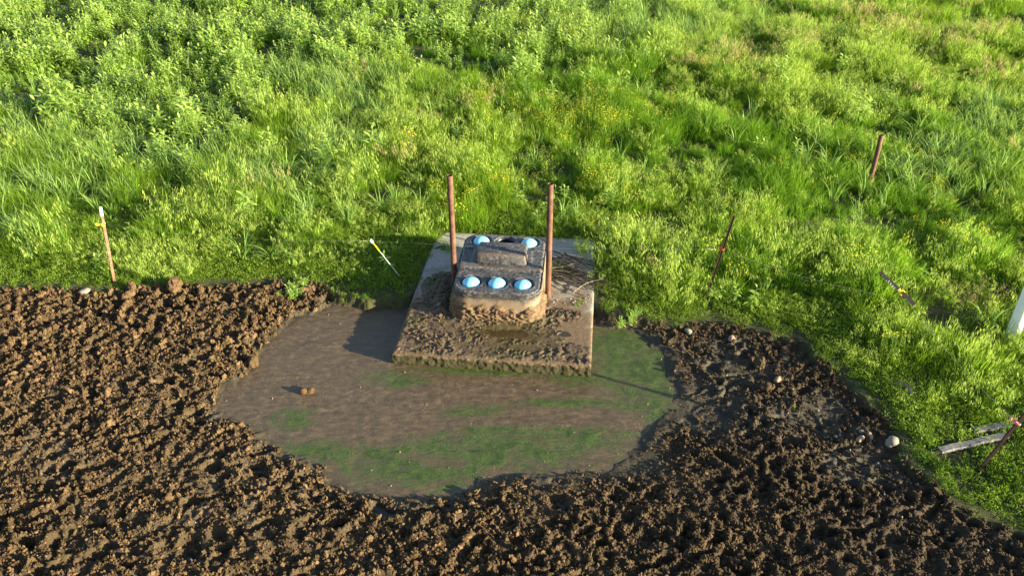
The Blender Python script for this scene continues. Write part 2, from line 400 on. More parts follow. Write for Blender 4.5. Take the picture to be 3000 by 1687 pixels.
def lumpy(name, seed, sub=2, flat=.75, amt=.35):
    bm = bmesh.new(); bmesh.ops.create_icosphere(bm, subdivisions=sub, radius=1); r = random.Random(seed)
    offs = [Vector((r.uniform(-1, 1), r.uniform(-1, 1), r.uniform(-1, 1))).normalized() for _ in range(16)]
    ww = [r.uniform(-.5, 1) for _ in offs]
    for v in bm.verts:
        n = v.co.normalized(); h = 0
        for o, k in zip(offs, ww): h += k * max(0, n.dot(o) - .55) * 1.6
        v.co = n * (1 + amt * h + r.uniform(-.13, .13) * amt * 2); v.co.z *= flat
    me = bpy.data.meshes.new(name); bm.to_mesh(me); bm.free(); return me

def crumb(name, seed):
    """angular crumbly aggregate of smaller lumps"""
    bm = bmesh.new(); bmesh.ops.create_icosphere(bm, subdivisions=3, radius=1); r = random.Random(seed)
    offs = [(Vector((r.gauss(0, 1), r.gauss(0, 1), r.gauss(0, 1))).normalized(), r.uniform(.25, .6), r.uniform(.15, .55)) for _ in range(18)]
    ax = Vector((r.uniform(.7, 1.3), r.uniform(.7, 1.3), r.uniform(.6, 1.)))
    for v in bm.verts:
        n = v.co.normalized(); h = .62
        for o, wd_, k in offs:
            a = n.angle(o); h = max(h, .62 + k * math.sqrt(max(0, 1 - (a / wd_) ** 2)))
        v.co = n * (h + r.uniform(-.05, .05)); v.co = Vector((v.co.x * ax.x, v.co.y * ax.y, v.co.z * ax.z))
    me = bpy.data.meshes.new(name); bm.to_mesh(me); bm.free(); return me

# ---- crumbled clods of earth
clod_c = make_protos('clod_shapes', [crumb('clod', s) for s in range(9)], M_clod)
def jitter_points(x0, x1, y0, y1, dens):
    n = int((x1 - x0) * (y1 - y0) * dens); return rng.uniform(x0, x1, n), rng.uniform(y0, y1, n)
def in_view(x, y, m=2.2): return (np.abs(x) < .53 * y + 2.6 + m) & (y > 3.0)
cx, cy = jitter_points(-9.6, 8.5, 3.0, 12.6, 2300)
k = in_view(cx, cy, 1.2); cx, cy = cx[k], cy[k]
z, md, pd_, wt = ground(cx, cy)
e = .06
zl = (ground(cx + e, cy)[0] + ground(cx - e, cy)[0] + ground(cx, cy + e)[0] + ground(cx, cy - e)[0]) / 4
clump = sst(fbm(cx * 2.2, cy * 2.2, 91, 3), -.25, .3)
pr = 1.25 * sst(pd_ + .1 * fbm(cx * 3, cy * 3, 92, 2), .0, .2 + .4 * sst(cx, -1.5, 2.)) * (1 - sst(md, -.06, .12)) * (.5 + .5 * clump) * (1 - .6 * sst(wt, .3, .8)) * (.55 + .45 * sst(z - zl, -.008, .020)) * (1 - .3 * spots(cx, cy, PALE))
k = rng.random(len(cx)) < pr; cx, cy, z, clump = cx[k], cy[k], z[k], clump[k]
n = len(cx); s = (.006 + .020 * rng.random(n) ** 1.9 + .026 * (rng.random(n) < .06) * rng.random(n)) * (1.0 + .38 * sst(cy, 8.8, 10.2) * sst(-cx, 2.2, 3.6)) * (.75 + .5 * sst(fbm(cx * .9, cy * .9, 93, 2), -.3, .3))
sc = s[:, None] * (1 + .5 * rng.uniform(-1, 1, (n, 3)))
scatter('earth_clods', clod_c, 9, np.stack([cx, cy, z + s * .25], 1), rng.uniform(0, 6.28, (n, 3)), sc, 'loose crumbs and clods of brown earth over the trampled mud', 'clods')
N_CLOD = n

# ------------------------------------------------------------------ concrete slab
A, B, Cc, Dd = at(1146, 1034, .19), at(1729, 1072, .19), at(1748, 703, .19), at(1284, 676, .19)
s_c = (A + B + Cc + Dd) / 4; s_c.z = 0
s_rot = math.atan2(B.y - A.y, B.x - A.x); SW, SD = 2.98, 3.78
slab = thing('concrete_slab', 'weathered concrete slab caked in mud under the black livestock waterer', 'slab', s_c)
slab.rotation_euler = (0, 0, s_rot)
def slab_local(x, y):
    c, s = math.cos(-s_rot), math.sin(-s_rot); dx, dy = x - s_c.x, y - s_c.y; return dx * c - dy * s, dx * s + dy * c
def slab_world(x, y):
    c, s = math.cos(s_rot), math.sin(s_rot); return s_c.x + x * c - y * s, s_c.y + x * s + y * c
# block with an uneven, worn arris
nu, nv, nw = 100, 126, 26
lx = np.linspace(-SW / 2, SW / 2, nu); ly = np.linspace(-SD / 2, SD / 2, nv)
bm = bmesh.new()
def ring_grid(fn, a, b):
    GX, GY = np.meshgrid(a, b); P = fn(GX.ravel(), GY.ravel()); vs = [bm.verts.new(p) for p in P]
    for q in grid_quads(len(a), len(b)): bm.faces.new([vs[i] for i in q])
lz = np.linspace(-.15, .19, nw)
def rnd_z(z): return z
def wob(x, y, z):
    n = .010 * fbm(x * 9 + z * 7, y * 9 - z * 5, 101, 3); return n
def top(x, y):
    ex = np.minimum(SW / 2 - np.abs(x), SD / 2 - np.abs(y)); z = .19 - .012 * np.exp(-ex / .012) + .002 * fbm(x * 6, y * 6, 103, 3)
    return np.stack([x, y, z], 1)
def side(axis_, sgn):
    def f(a, z):
        front = axis_ == 'y' and sgn < 0
        bul = (.030 if front else .007) * fbm(a * 11, z * 11 + 3, 105 + (2 if front else 0), 4) * sst(.19 - z, .0, .02) * sst(np.abs(a) * -1 + (SW if axis_ == 'y' else SD) / 2, 0, .03)
        bul = bul + (.012 if front else .0) * sst(.12 - z, 0, .1)
        zz = z - .012 * (z > .185)
        if axis_ == 'y': return np.stack([a, np.full_like(a, sgn * SD / 2) + sgn * bul, zz], 1)
        return np.stack([np.full_like(a, sgn * SW / 2) + sgn * bul, a, zz], 1)
    return f
ring_grid(top, lx, ly); ring_grid(side('y', -1), np.linspace(-SW / 2, SW / 2, 230), lz); ring_grid(side('y', 1), lx, lz)
ring_grid(side('x', -1), ly, lz); ring_grid(side('x', 1), ly, lz)
bmesh.ops.remove_doubles(bm, verts=bm.verts, dist=.0015); bmesh.ops.recalc_face_normals(bm, faces=bm.faces)
t = NT('dirty concrete'); po = t.pos(True); sx = t.n('ShaderNodeSeparateXYZ'); t.l(po, sx.inputs[0])
n1 = t.noise(2.5, 6, .6, po); n2 = t.noise(25, 5, .7, po); n3 = t.noise(90, 4, .7, po)
conc = t.ramp(n2, (.3, (.20, .195, .18)), (.6, (.31, .30, .275)), (.8, (.38, .365, .34)))
dirt = t.ramp(n2, (.3, (.08, .052, .034)), (.7, (.17, .118, .08)))
f = t.math('ADD', t.math('MULTIPLY', sx.outputs[1], -.22), t.math('MULTIPLY', n1, .9))
col = t.mix(t.ramp(f, (.35, 0.), (.62, 1.)), conc, dirt)
low = t.ramp(t.math('ADD', t.math('MULTIPLY', sx.outputs[2], 2.5), t.math('MULTIPLY', n2, .25)), (.45, 1.), (.58, 0.))
moss = t.mix(t.ramp(n2, (.4, 0.), (.65, 1.)), (.042, .031, .017), (.026, .033, .008))
col = t.mix(low, col, moss)
t.bsdf(col, .85, t.bump(t.math('ADD', n2, n3), .6, .01), .3); M_conc = t.m
bm_obj('block', bm, M_conc, slab, True)

# ---- trodden mud lying on the slab (heightfield dipping under the concrete where it is bare)
def slab_mud(x, y):
    """local slab coordinates -> height above slab top"""
    front = sst(-y, .15, .85); left = sst(-x, .35, 1.0) * sst(.6 - y, -.3, .5)
    wxy = fbm(x * 1.3, y * 1.3, 111, 3)
    cov = .9 * front + .55 * left - .85 * sst(x, .75, 1.35) * sst(y, -1.9, -.9) + .5 * wxy
    cov = cov - .5 * sst(-x, 1.15, 1.45) - .25 * spots(x, y, [(-1.0, -.55, .3, .4)])
    cov = np.maximum(cov, spots(x, y, [(1.0, -.62, .42, .20), (.62, -.35, .3, .2)]) * 1.1 + .1 * wxy)
    cov = np.maximum(cov, 1.15 * spots(x, y, [(-1.05, .0, .36, .50)]))          # heap by the left side
    foot = np.maximum(spots(x, y, [(-.2, -.95, .75, .14), (-.95, -.55, .14, .45), (.6, -.8, .12, .3)]), 0)
    ridg = 1 - np.abs(perlin(x * 7, y * 9, 113)) * 2.4
    d1, r1 = worley(x * 6.5, y * 8, 115)
    h = .012 * ridg + .010 * (1 - np.abs(perlin(x * 17, y * 19, 117)) * 2.2) + .004 * perlin(x * 40, y * 40, 119) - .018 * (1 - sst(d1, .1, .4)) * (r1 > .35)
    h = h * (.30 + .8 * sst(fbm(x * 2.2, y * 2.2, 123, 2), -.35, .3)); pond = spots(x, y, [(.18, -1.18, .70, .24), (.5, -1.55, .4, .12)])
    h = h * (1 - .85 * sst(pond, .3, .7)) 
    z = -.012 + .024 * sst(cov, .25, .75) + h * sst(cov, .1, .7) * 1.15 - .008 * pond
    z = z + (.060 + .03 * perlin(x * 9, y * 9, 121)) * foot * sst(cov, .0, .6) + .06 * spots(x, y, [(-1.05, .0, .30, .42)])
    ex = np.minimum(SW / 2 - np.abs(x), SD / 2 - np.abs(y))
    return z * sst(ex, -.01, .05) - .02 * (1 - sst(ex, .0, .03))
mx = np.arange(-SW / 2 + .004, SW / 2 - .003, .0125); my = np.arange(-SD / 2 + .004, SD / 2 - .6, .0135)
MX, MY = np.meshgrid(mx, my); MX = MX.ravel(); MY = MY.ravel(); MZ = .19 + slab_mud(MX, MY)
wx_, wy_ = slab_world(MX, MY)
me = smooth(fast_mesh('trodden_mud', np.stack([wx_, wy_, MZ], 1), grid_quads(len(mx), len(my))))
fattr(me, 'wet', spots(MX, MY, [(.18, -1.18, .75, .32), (.3, -1.5, .6, .3)]))
t = NT('slab mud'); n = t.noise(9, 5); n2 = t.noise(50, 4, .7)
col = t.ramp(n, (.3, (.034, .022, .014)), (.5, (.072, .047, .030)), (.72, (.135, .094, .062)))
col = t.mix(t.ramp(n2, (.45, 0.), (.8, .6)), col, (.15, .108, .075))
col = t.mix(t.math('MULTIPLY', t.ramp(t.noise(3.2, 5, .7), (.46, 0.), (.58, 1.)), .65), col, t.mix(n2, (.028, .028, .009), (.070, .066, .022)))
col = t.mix(t.math('MULTIPLY', t.attr('wet'), .8), col, t.mix(n2, (.045, .035, .018), (.075, .065, .028)))
rg = t.ramp(t.math('ADD', t.attr('wet'), t.math('MULTIPLY', t.ramp(n, (.4, 0.), (.6, 1.)), .4)), (0., .8), (1., .3))
t.bsdf(col, rg, t.bump(t.math('ADD', t.noise(35, 5, .7), n2), .6, .01), .35); M_smud = t.m
o = mesh_obj('trodden_mud', me, M_smud); tag(o, 'brown trodden mud spread over the front of the slab', 'mud', kind='stuff')
# clods on the slab
sx_, sy_ = jitter_points(-SW / 2 + .05, SW / 2 - .05, -SD / 2 + .05, .6, 420)
hz = slab_mud(sx_, sy_); foot = spots(sx_, sy_, [(-.2, -.98, .8, .17), (-1.0, -.6, .25, .45), (1.0, -.62, .42, .2), (-.9, -1.4, .5, .4), (.65, -.8, .15, .3)])
pond = spots(sx_, sy_, [(.18, -1.18, .55, .20)])
k = (hz > .004) & (rng.random(len(sx_)) < .05 + .70 * foot) & (pond < .55)
sx_, sy_, hz = sx_[k], sy_[k], hz[k]; n = len(sx_); s = .008 + .018 * rng.random(n) ** 2
a_, b_ = slab_world(sx_, sy_)
M_sclod = mat_clod('slab clod', (.040, .026, .015), (.082, .054, .032), (.15, .104, .066))
scc = make_protos('slab_clod_shapes', [crumb('clod', s_ + 20) for s_ in range(5)], M_sclod)
scatter('mud_crumbs', scc, 5, np.stack([a_, b_, .19 + hz + s * .3], 1), rng.uniform(0, 6.28, (n, 3)), s[:, None] * rng.uniform(.6, 1.4, (n, 3)), 'small crumbs of mud lying on the concrete slab', 'mud')
# shallow water in front of the waterer
bm = bmesh.new(); ring = []
for i in range(64):
    th = i / 64 * 6.2832; r = 1 + .22 * math.sin(3 * th + 1) + .12 * math.sin(7 * th) + .06 * math.sin(13 * th + 2)
    x, y = slab_world(.18 + .78 * r * math.cos(th), -1.2 + .25 * r * math.sin(th)); ring.append(bm.verts.new((x, y, .1995)))
bm.faces.new(ring)
t = NT('brown water'); t.bsdf((.035, .026, .012), .12, t.bump(t.noise(7, 3), .15, .01), .5)
pw = bm_obj('puddle', bm, t.m); tag(pw, 'thin brown water pooled on the slab before the waterer', 'puddle', kind='structure')

# ------------------------------------------------------------------ livestock waterer
WC = Vector((-.175, 11.50, .19)); W_ROT = R(-5.6); WW, WD, WH = 1.42, 1.88, .56
wat = thing('livestock_waterer', 'black moulded plastic livestock waterer with five blue float balls, one hole empty', 'livestock waterer', WC)
wat.rotation_euler = (0, 0, W_ROT)
def rrect(w_, d_, r, n=10):
    pts = []
    for cx0, cy0, a0 in ((w_ / 2 - r, d_ / 2 - r, 0), (-w_ / 2 + r, d_ / 2 - r, 90), (-w_ / 2 + r, -d_ / 2 + r, 180), (w_ / 2 - r, -d_ / 2 + r, 270)):
        for i in range(n + 1):
            a = R(a0 + 90 * i / n); pts.append((cx0 + r * math.cos(a), cy0 + r * math.sin(a)))
    return pts
t = NT('weathered black plastic'); po = t.pos(True); sx = t.n('ShaderNodeSeparateXYZ'); t.l(po, sx.inputs[0])
n1 = t.noise(4, 6, .65, po); n2 = t.noise(22, 6, .72, po); n3 = t.noise(120, 3, .7, po)
blk = t.ramp(n2, (.34, (.009, .010, .013)), (.50, (.030, .031, .040)), (.64, (.150, .150, .158)))
blk = t.mix(t.ramp(n1, (.47, 0.), (.66, .55)), blk, (.12, .118, .122))
dust = t.ramp(n2, (.3, (.13, .094, .066)), (.7, (.235, .178, .130)))
mp = t.n('ShaderNodeMapping'); mp.inputs['Scale'].default_value = (14, 14, 1.2); t.l(po, mp.inputs[0]); drip = t.noise(1, 4, .6, mp.outputs[0])
hh = t.math('ADD', t.math('MULTIPLY', sx.outputs[2], 1.0), t.math('ADD', t.math('MULTIPLY', t.math('SUBTRACT', n1, .5), .34), t.math('MULTIPLY', t.math('SUBTRACT', drip, .5), .22)))
seam = t.ramp(t.math('ADD', t.math('ABSOLUTE', t.math('ADD', sx.outputs[1], .185)), t.math('MULTIPLY', t.math('SUBTRACT', n2, .5), .10)), (.010, 1.), (.045, 0.))
blk = t.mix(t.math('MULTIPLY', seam, .75), blk, t.mix(n2, (.05, .034, .024), (.16, .115, .08)))
col = t.mix(t.ramp(hh, (.36, 1.), (.47, 0.)), blk, dust)
t.bsdf(col, t.ramp(n2, (.3, .42), (.8, .7)), t.bump(t.math('ADD', n2, t.math('MULTIPLY', n3, .4)), .25, .006), .45); M_blk = t.m
M_cov = M_blk.copy(); M_cov.name = 'weathered black cover'
for nd in M_cov.node_tree.nodes:
    if nd.type == 'SEPXYZ':
        l0 = nd.outputs[2].links[0]; mm = l0.to_node; M_cov.node_tree.links.remove(l0); mm.inputs[0].default_value = .50
t2 = NT('moulded black plastic rim'); n_ = t2.noise(18, 5, vec=t2.pos(True))
t2.bsdf(t2.ramp(n_, (.35, (.006, .007, .011)), (.75, (.026, .028, .038))), .38, None, .5); M_rim = t2.m
# body: stack of rounded outlines, slightly wider at the foot, with a lip under the lid
bm = bmesh.new(); prev = None
prof = [(0, 1.005, .26), (.02, 1.003, .26), (.12, .995, .26), (.25, .985, .26), (.40, .975, .26), (.445, .972, .26), (.452, .985, .265), (.465, .990, .27)]
first = None
for z, k, r in prof:
    rg_ = [bm.verts.new((x, y, z)) for x, y in rrect(WW * k, WD * (k + (1 - k) * .4), r, 10)]
    if prev:
        for i in range(len(rg_)): bm.faces.new((prev[i], prev[(i + 1) % len(rg_)], rg_[(i + 1) % len(rg_)], rg_[i]))
    prev = rg_
body = bm_obj('tank', bm, M_blk, wat, True)
# lid: rounded deck with six wells, built as a fine height grid clipped to the outline
colx = (-.415, -.005, .405); rowf, rowb = -.62, .665
wells = [(x, rowf) for x in colx] + [(x, rowb) for x in colx]
def lid_h(x, y):
    # distance inside rounded outline
    r = .27; w2, d2 = WW * .99 / 2, WD * .996 / 2
    qx = np.abs(x) - (w2 - r); qy = np.abs(y) - (d2 - r)
    sd_ = np.hypot(np.maximum(qx, 0), np.maximum(qy, 0)) + np.minimum(np.maximum(qx, qy), 0) - r
    z = .560 - .035 * (1 - sst(-sd_, 0, .05)) 
    z = z - .022 * sst(-.20 - y, .0, .05) * sst(y, -3, -.1) - .010 * sst(y, .43, .47)
    z = z + .012 * np.exp(-((y + .205) / .018) ** 2) * sst(-sd_, .03, .08)
    # gutter beside the float cover
    z = z - .012 * (sst(np.abs(x), .47, .52)) * sst(y, -.12, -.05) * sst(.40 - y, 0, .05)
    for wx0, wy0 in wells:
        d = np.hypot(x - wx0, y - wy0)
        z = z + .008 * np.exp(-((d - .195) / .010) ** 2) - .006 * sst(.19 - d, 0, .02)
        z = np.where(d < .185, z - .018 * sst(.185 - d, 0, .022), z)
    return z, sd_
gxx = np.linspace(-WW / 2, WW / 2, 150); gyy = np.linspace(-WD / 2, WD / 2, 200)
GX, GY = np.meshgrid(gxx, gyy); GX = GX.ravel(); GY = GY.ravel(); LZ, SDF = lid_h(GX, GY)
hole = np.zeros(GX.shape, bool)
for wx0, wy0 in wells: hole |= np.hypot(GX - wx0, GY - wy0) < .166
q = grid_quads(150, 200)
# snap outer verts onto the outline
out = SDF > 0
r = .27; w2, d2 = WW * .99 / 2, WD * .996 / 2
qx = np.maximum(np.abs(GX) - (w2 - r), 0); qy = np.maximum(np.abs(GY) - (d2 - r), 0); L_ = np.hypot(qx, qy) + 1e-9
corner = (qx > 0) & (qy > 0)
nx_ = np.where(corner, np.sign(GX) * (w2 - r + qx / L_ * np.minimum(L_, r)), np.clip(GX, -w2, w2)); ny_ = np.where(corner, np.sign(GY) * (d2 - r + qy / L_ * np.minimum(L_, r)), np.clip(GY, -d2, d2))
GX2, GY2 = np.where(out, nx_, GX), np.where(out, ny_, GY); LZ = np.where(out, lid_h(nx_, ny_)[0], LZ)
qq = q[~(hole[q].all(1)) & ~(out[q].all(1))]
bm = bmesh.new(); me = smooth(fast_mesh('lid_top', np.stack([GX2, GY2, LZ], 1), qq)); bm.from_mesh(me); bpy.data.meshes.remove(me)
bmesh.ops.delete(bm, geom=[v for v in bm.verts if not v.link_faces], context='VERTS')
skirt = []
for z, k in ((.528, .990), (.500, .992), (.470, .993), (.462, .985)):
    skirt.append([bm.verts.new((x, y, z)) for x, y in rrect(WW * k, WD * (k + (1 - k) * .4), .27, 10)])
for a, b in zip(skirt, skirt[1:]):
    for i in range(len(a)): bm.faces.new((b[i], b[(i + 1) % len(a)], a[(i + 1) % len(a)], a[i]))
lid = bm_obj('lid', bm, M_blk, wat, True)
t = NT('sky blue plastic'); n_ = t.noise(14, 4, vec=t.pos(True))
n3_ = t.noise(9, 6, .7)
t.bsdf(t.mix(t.ramp(n3_, (.54, 0.), (.70, .6)), t.mix(t.ramp(n_, (.4, 0.), (.7, 1.)), (.16, .52, .76), (.22, .58, .82)), (.20, .24, .22)), .42, None, .45); M_ball = t.m
rim_me = None
for i, (wx0, wy0) in enumerate(wells):
    zt = float(lid_h(np.array([wx0]), np.array([wy0]))[0][0]) + .003
    # well: rim ring and dark conical throat
    bm = bmesh.new(); rings = []
    for rr, zz in ((.186, .001), (.181, .009), (.172, .010), (.160, .002), (.153, -.012), (.147, -.05), (.140, -.16)):
        rings.append([bm.verts.new((rr * math.cos(6.2832 * j / 40), rr * math.sin(6.2832 * j / 40), zz)) for j in range(40)])
    for a, b in zip(rings, rings[1:]):
        for j in range(40): bm.faces.new((a[j], a[(j + 1) % 40], b[(j + 1) % 40], b[j]))
    bm.faces.new(rings[-1])
    o = bm_obj('well', bm, M_rim, wat, True); o.location = (wx0, wy0, zt)
    if i == 4: o['label'] = 'open black well with no ball in it'; continue
    bm = bmesh.new(); bmesh.ops.create_uvsphere(bm, u_segments=40, v_segments=24, radius=.148)
    for v in bm.verts:
        v.co.z *= .82
        if abs(v.co.z) < .006: v.co.xy *= 1.006
    b = bm_obj('ball', bm, M_ball, wat, True); b.location = (wx0, wy0, zt - .034 + random.uniform(-.009, .006)); b.rotation_euler = (random.uniform(-.12, .12), random.uniform(-.12, .12), random.uniform(0, 3))
# float cover
bm = bmesh.new()
bm_box(bm, (0, 0, .085), (.83, .49, .19), .045, 4)
for v in bm.verts:
    if v.co.z > .1: v.co.x *= .975; v.co.y = v.co.y * .90
    v.co.z += .006 * math.cos(v.co.x * 4) if v.co.z > .15 else 0
cov = bm_obj('float_cover', bm, M_cov, wat, True); cov.location = (.005, .125, .555)
for s in (-1, 1):
    bm = bmesh.new(); bm_box(bm, (0, 0, 0), (.035, .12, .03), .008, 2); o = bm_obj('latch', bm, M_rim, cov, True); o.location = (s * .408, .02, .115)
    bm = bmesh.new(); bm_box(bm, (0, 0, 0), (.012, .05, .025), .004, 1); o = bm_obj('seam_notch', bm, M_black_hole, wat); o.location = (s * (WW / 2 - .012), .20, .535)
bm = bmesh.new(); tube(bm, [(-.15, 0, 0), (-.15, 0, .004)], .022, 16)      # raised moulded mark on the cover
bm_box(bm, (-.10, 0, .002), (.006, .07, .004)); bm_box(bm, (-.075, 0, .002), (.006, .08, .004)); bm_box(bm, (-.05, 0, .002), (.006, .07, .004))
o = bm_obj('moulded_mark', bm, M_cov, cov); o.location = (.11, .03, .1835)
bm = bmesh.new(); tube(bm, [(-.02, 0, 0), (.0, -.03, .0)], .018, 12); o = bm_obj('drain_plug', bm, M_galv, wat); o.location = (.03, -WD / 2 - .005, .09)
# crust of mud up the front
bm = bmesh.new()
th = np.linspace(-1, 1, 240); hh_ = np.linspace(0, 1, 60)
outl = rrect(WW * .995, WD * .998, .26, 10)
seq = [outl[i] for i in range(16, 44)]                # left side, front, right side
seq = np.array([outl[i % 44] for i in range(20, 46)]); seg = np.hypot(*np.diff(seq, axis=0).T); cum = np.r_[0, np.cumsum(seg)]; cum /= cum[-1]
TT, HH = np.meshgrid(np.linspace(0.02, .98, 300), hh_); TT = TT.ravel(); HH = HH.ravel()
bx = np.interp(TT, cum, seq[:, 0]); by = np.interp(TT, cum, seq[:, 1]); ee = 1e-3
tx = np.interp(TT + ee, cum, seq[:, 0]) - np.interp(TT - ee, cum, seq[:, 0]); ty = np.interp(TT + ee, cum, seq[:, 1]) - np.interp(TT - ee, cum, seq[:, 1])
tl = np.hypot(tx, ty); nx_, ny_ = ty / tl, -tx / tl
ht = HH * .40; S_ = TT * 2.4
lim = .31 + .17 * fbm(S_ * 2.5, S_ * 0, 131, 3) + .06 * perlin(S_ * 9, S_ * 0 + 3, 133) + .12 * np.exp(-((TT - .28) / .07) ** 2) * 0
edge = sst(lim * (1 - sst(np.abs(TT - .47), .25, .40) * .9) - ht, -.03, .07)
cr = edge * (.022 + .026 * (1 - np.abs(perlin(S_ * 14, ht * 14, 135)) * 2) + .018 * (1 - np.abs(perlin(S_ * 33, ht * 33, 137)) * 2) + .006 * perlin(S_ * 70, ht * 70, 139)) - .012 * (1 - edge)
cr = cr + .022 * np.exp(-ht / .06) * edge
me = smooth(fast_mesh('mud_crust', np.stack([bx + nx_ * (cr - ht * .02), by + ny_ * (cr - ht * .02), ht], 1), grid_quads(300, 60)))
t = NT('crusted mud'); n = t.noise(16, 5, .7); n2 = t.noise(60, 4, .7)
col = t.ramp(n, (.28, (.040, .026, .014)), (.5, (.115, .075, .047)), (.75, (.22, .158, .108)))
col = t.mix(t.ramp(t.noise(6, 3), (.55, 0.), (.7, .45)), col, (.14, .13, .045))
t.bsdf(col, .9, t.bump(n2, .8, .01), .2); mesh_obj('mud_crust', me, t.m, wat)

# ------------------------------------------------------------------ posts
def along(base, top): return (top - base).to_track_quat('Z', 'Y')
def pipe_post(label, base, top, rad, mat, dark=False, group=None):
    L = (top - base).length; o = thing('pipe_post', label, 'post', base, (top - base).to_track_quat('Z', 'Y'), group)
    bm = bmesh.new(); n = 28; rings = []
    for rr, z in ((rad, -.25), (rad, L * .33), (rad, L * .66), (rad, L - .004), (rad - .002, L), (rad * .86, L), (rad * .85, L - .003), (rad * .85, L - .35)):
        rings.append([bm.verts.new((rr * math.cos(6.2832 * j / n), rr * math.sin(6.2832 * j / n), z)) for j in range(n)])
    for a, b in zip(rings, rings[1:]):
        for j in range(n): bm.faces.new((a[j], a[(j + 1) % n], b[(j + 1) % n], b[j]))
    bm.faces.new(rings[-1]); bm_obj('pipe', bm, mat, o, True)
    return o, L
def t_post(label, base, top, mat, white=0., yaw=0., wdt=.050):
    q = (top - base).to_track_quat('Z', 'Y') @ Quaternion((0, 0, 1), yaw); L = (top - base).length
    o = thing('steel_fence_post', label, 'post', base, q)
    bm = bmesh.new()
    L1 = L - white
    bm_box(bm, (0, 0, (L1 - .3) / 2), (wdt, .007, L1 + .3), .001)
    bm_box(bm, (0, .0195, (L1 - .3) / 2), (.007, .032, L1 + .3), .001)
    z = .1
    while z < L1 - .03: bm_box(bm, (0, -.0085, z), (.012, .010, .014)); z += .054
    bm_obj('shaft', bm, mat, o)
    if white:
        bm = bmesh.new(); bm_box(bm, (0, 0, L - white / 2 + .001), (wdt, .0072, white)); bm_box(bm, (0, .0196, L - white / 2 + .001), (.0072, .032, white))
        bm_obj('white_tip', bm, M_white, o)
    return o, L
def insulator(parent, z, mat, big=1.):
    bm = bmesh.new(); b = big
    bm_box(bm, (0, -.012, 0), (.062 * b, .03, .035 * b), .006, 2); bm_box(bm, (0, -.045 * b, .0), (.022, .05 * b, .026), .006, 2)
    bm_box(bm, (.0, -.075 * b, .016), (.05 * b, .016, .03), .005, 2); bm_box(bm, (.036 * b, .012, 0), (.012, .05, .03), .004, 1); bm_box(bm, (-.036 * b, .012, 0), (.012, .05, .03), .004, 1)
    o = bm_obj('insulator', bm, mat, parent, True); o.location = (0, 0, z); return o

lp_base = Vector((-.955, 11.52, .19)); pipe_post('tall rusty steel pipe standing on the slab left of the waterer', lp_base, at_y(1317.5, 514, 11.5), .047, M_rust, group='rusty pipes beside the waterer')
rp_base = Vector((.594, 11.28, .19)); pipe_post('tall rusty steel pipe standing on the slab right of the waterer', rp_base, at_y(1613, 539, 11.28), .047, M_rust, group='rusty pipes beside the waterer')
fb = at(2549, 532, .35); fb.z = .25; ft = at_y(2583, 396, fb.y)
pipe_post('short rusty pipe sticking out of the far grass beside yellow flowers', fb, ft, .048, M_rust)
# left fence post with white tip and yellow insulator
b = at(333.7, 829.8, .15); tp = at_y(291.5, 607, b.y)
o1, L1 = t_post('rusty steel fence post with white tip and yellow insulator at the mud edge', b, tp, M_rustpink, .16, R(200), .038)
P_ins1 = at_y(307, 658.5, b.y); insulator(o1, (P_ins1 - b).length, M_yellow, 1.25)
# mid right post with red insulator
b = at(2068, 866, .15); tp = at_y(2148, 631, b.y)
o2, L2 = t_post('thin dark rusty fence post with red insulator, leaning in the grass right of the slab', b, tp, M_rustdark, 0, R(150), .046)
P_ins2 = at_y(2117, 730, b.y); insulator(o2, (P_ins2 - b).length, M_red, .55)
# lower right post with pink insulator
b = at(2862, 1380, .14); pi = at_y(2979, 1236, b.y); d = (pi - b); tp = b + d * (1.42 / d.z)
o3, L3 = t_post('dark rusty fence post with pink insulator beside the grey planks', b, tp, M_rustdark, 0, R(160), .044)
insulator(o3, d.length, M_pinkp, 1.1)
P_ins3 = pi
# toppled post
b = at(2597, 814, .62); tp = at(2681, 893, .84)
q0 = (tp - b).to_track_quat('Z', 'Y'); cc = q0.inverted() @ (Vector((2.5, -2, 6)) - b); FY = math.atan2(cc.x, -cc.y)
o4, L4 = t_post('short reddish fence post lying tilted in long grass with a yellow insulator', b, tp, M_rustpink, 0, FY, .06)
insulator(o4, L4 * .55, M_yellow, 1.0)
bm = bmesh.new(); pts = [(0.02 * math.cos(i * 1.1), -.02 + .02 * math.sin(i * 1.1), i * .008) for i in range(30)]
tube(bm, pts, .003, 5); o = bm_obj('wire_spring', bm, M_galv, o4, True); o.location = (.03, 0, L4 * .45); o.rotation_euler = (R(100), 0, 0)
P_ins4 = b.lerp(tp, .55)
# step-in fibreglass post
b = at(1177, 817, .15); tp = at_y(1088, 706, b.y); L = (tp - b).length
o5 = thing('step_in_post', 'thin white rod with yellow head leaning in the grass left of the slab', 'post', b, (tp - b).to_track_quat('Z', 'Y'))
bm = bmesh.new(); tube(bm, [(0, 0, -.15), (0, 0, L * .76)], .0042, 10); bm_obj('rod', bm, M_white, o5, True)
bm = bmesh.new(); tube(bm, [(0, 0, L * .74), (0, 0, L * .95)], .0095, 12); bm_obj('grip', bm, M_yellow, o5, True)
bm = bmesh.new(); tube(bm, [(0, 0, L * .94), (-.012, 0, L * .97), (-.022, 0, L * 1.0), (-.02, 0, L * 1.03)], [.013, .014, .015, .012], 10)
tube(bm, [(0, 0, L * .95), (.022, 0, L * .975), (.026, 0, L * 1.02)], [.010, .010, .009], 10); bm_obj('hook', bm, M_white, o5, True)
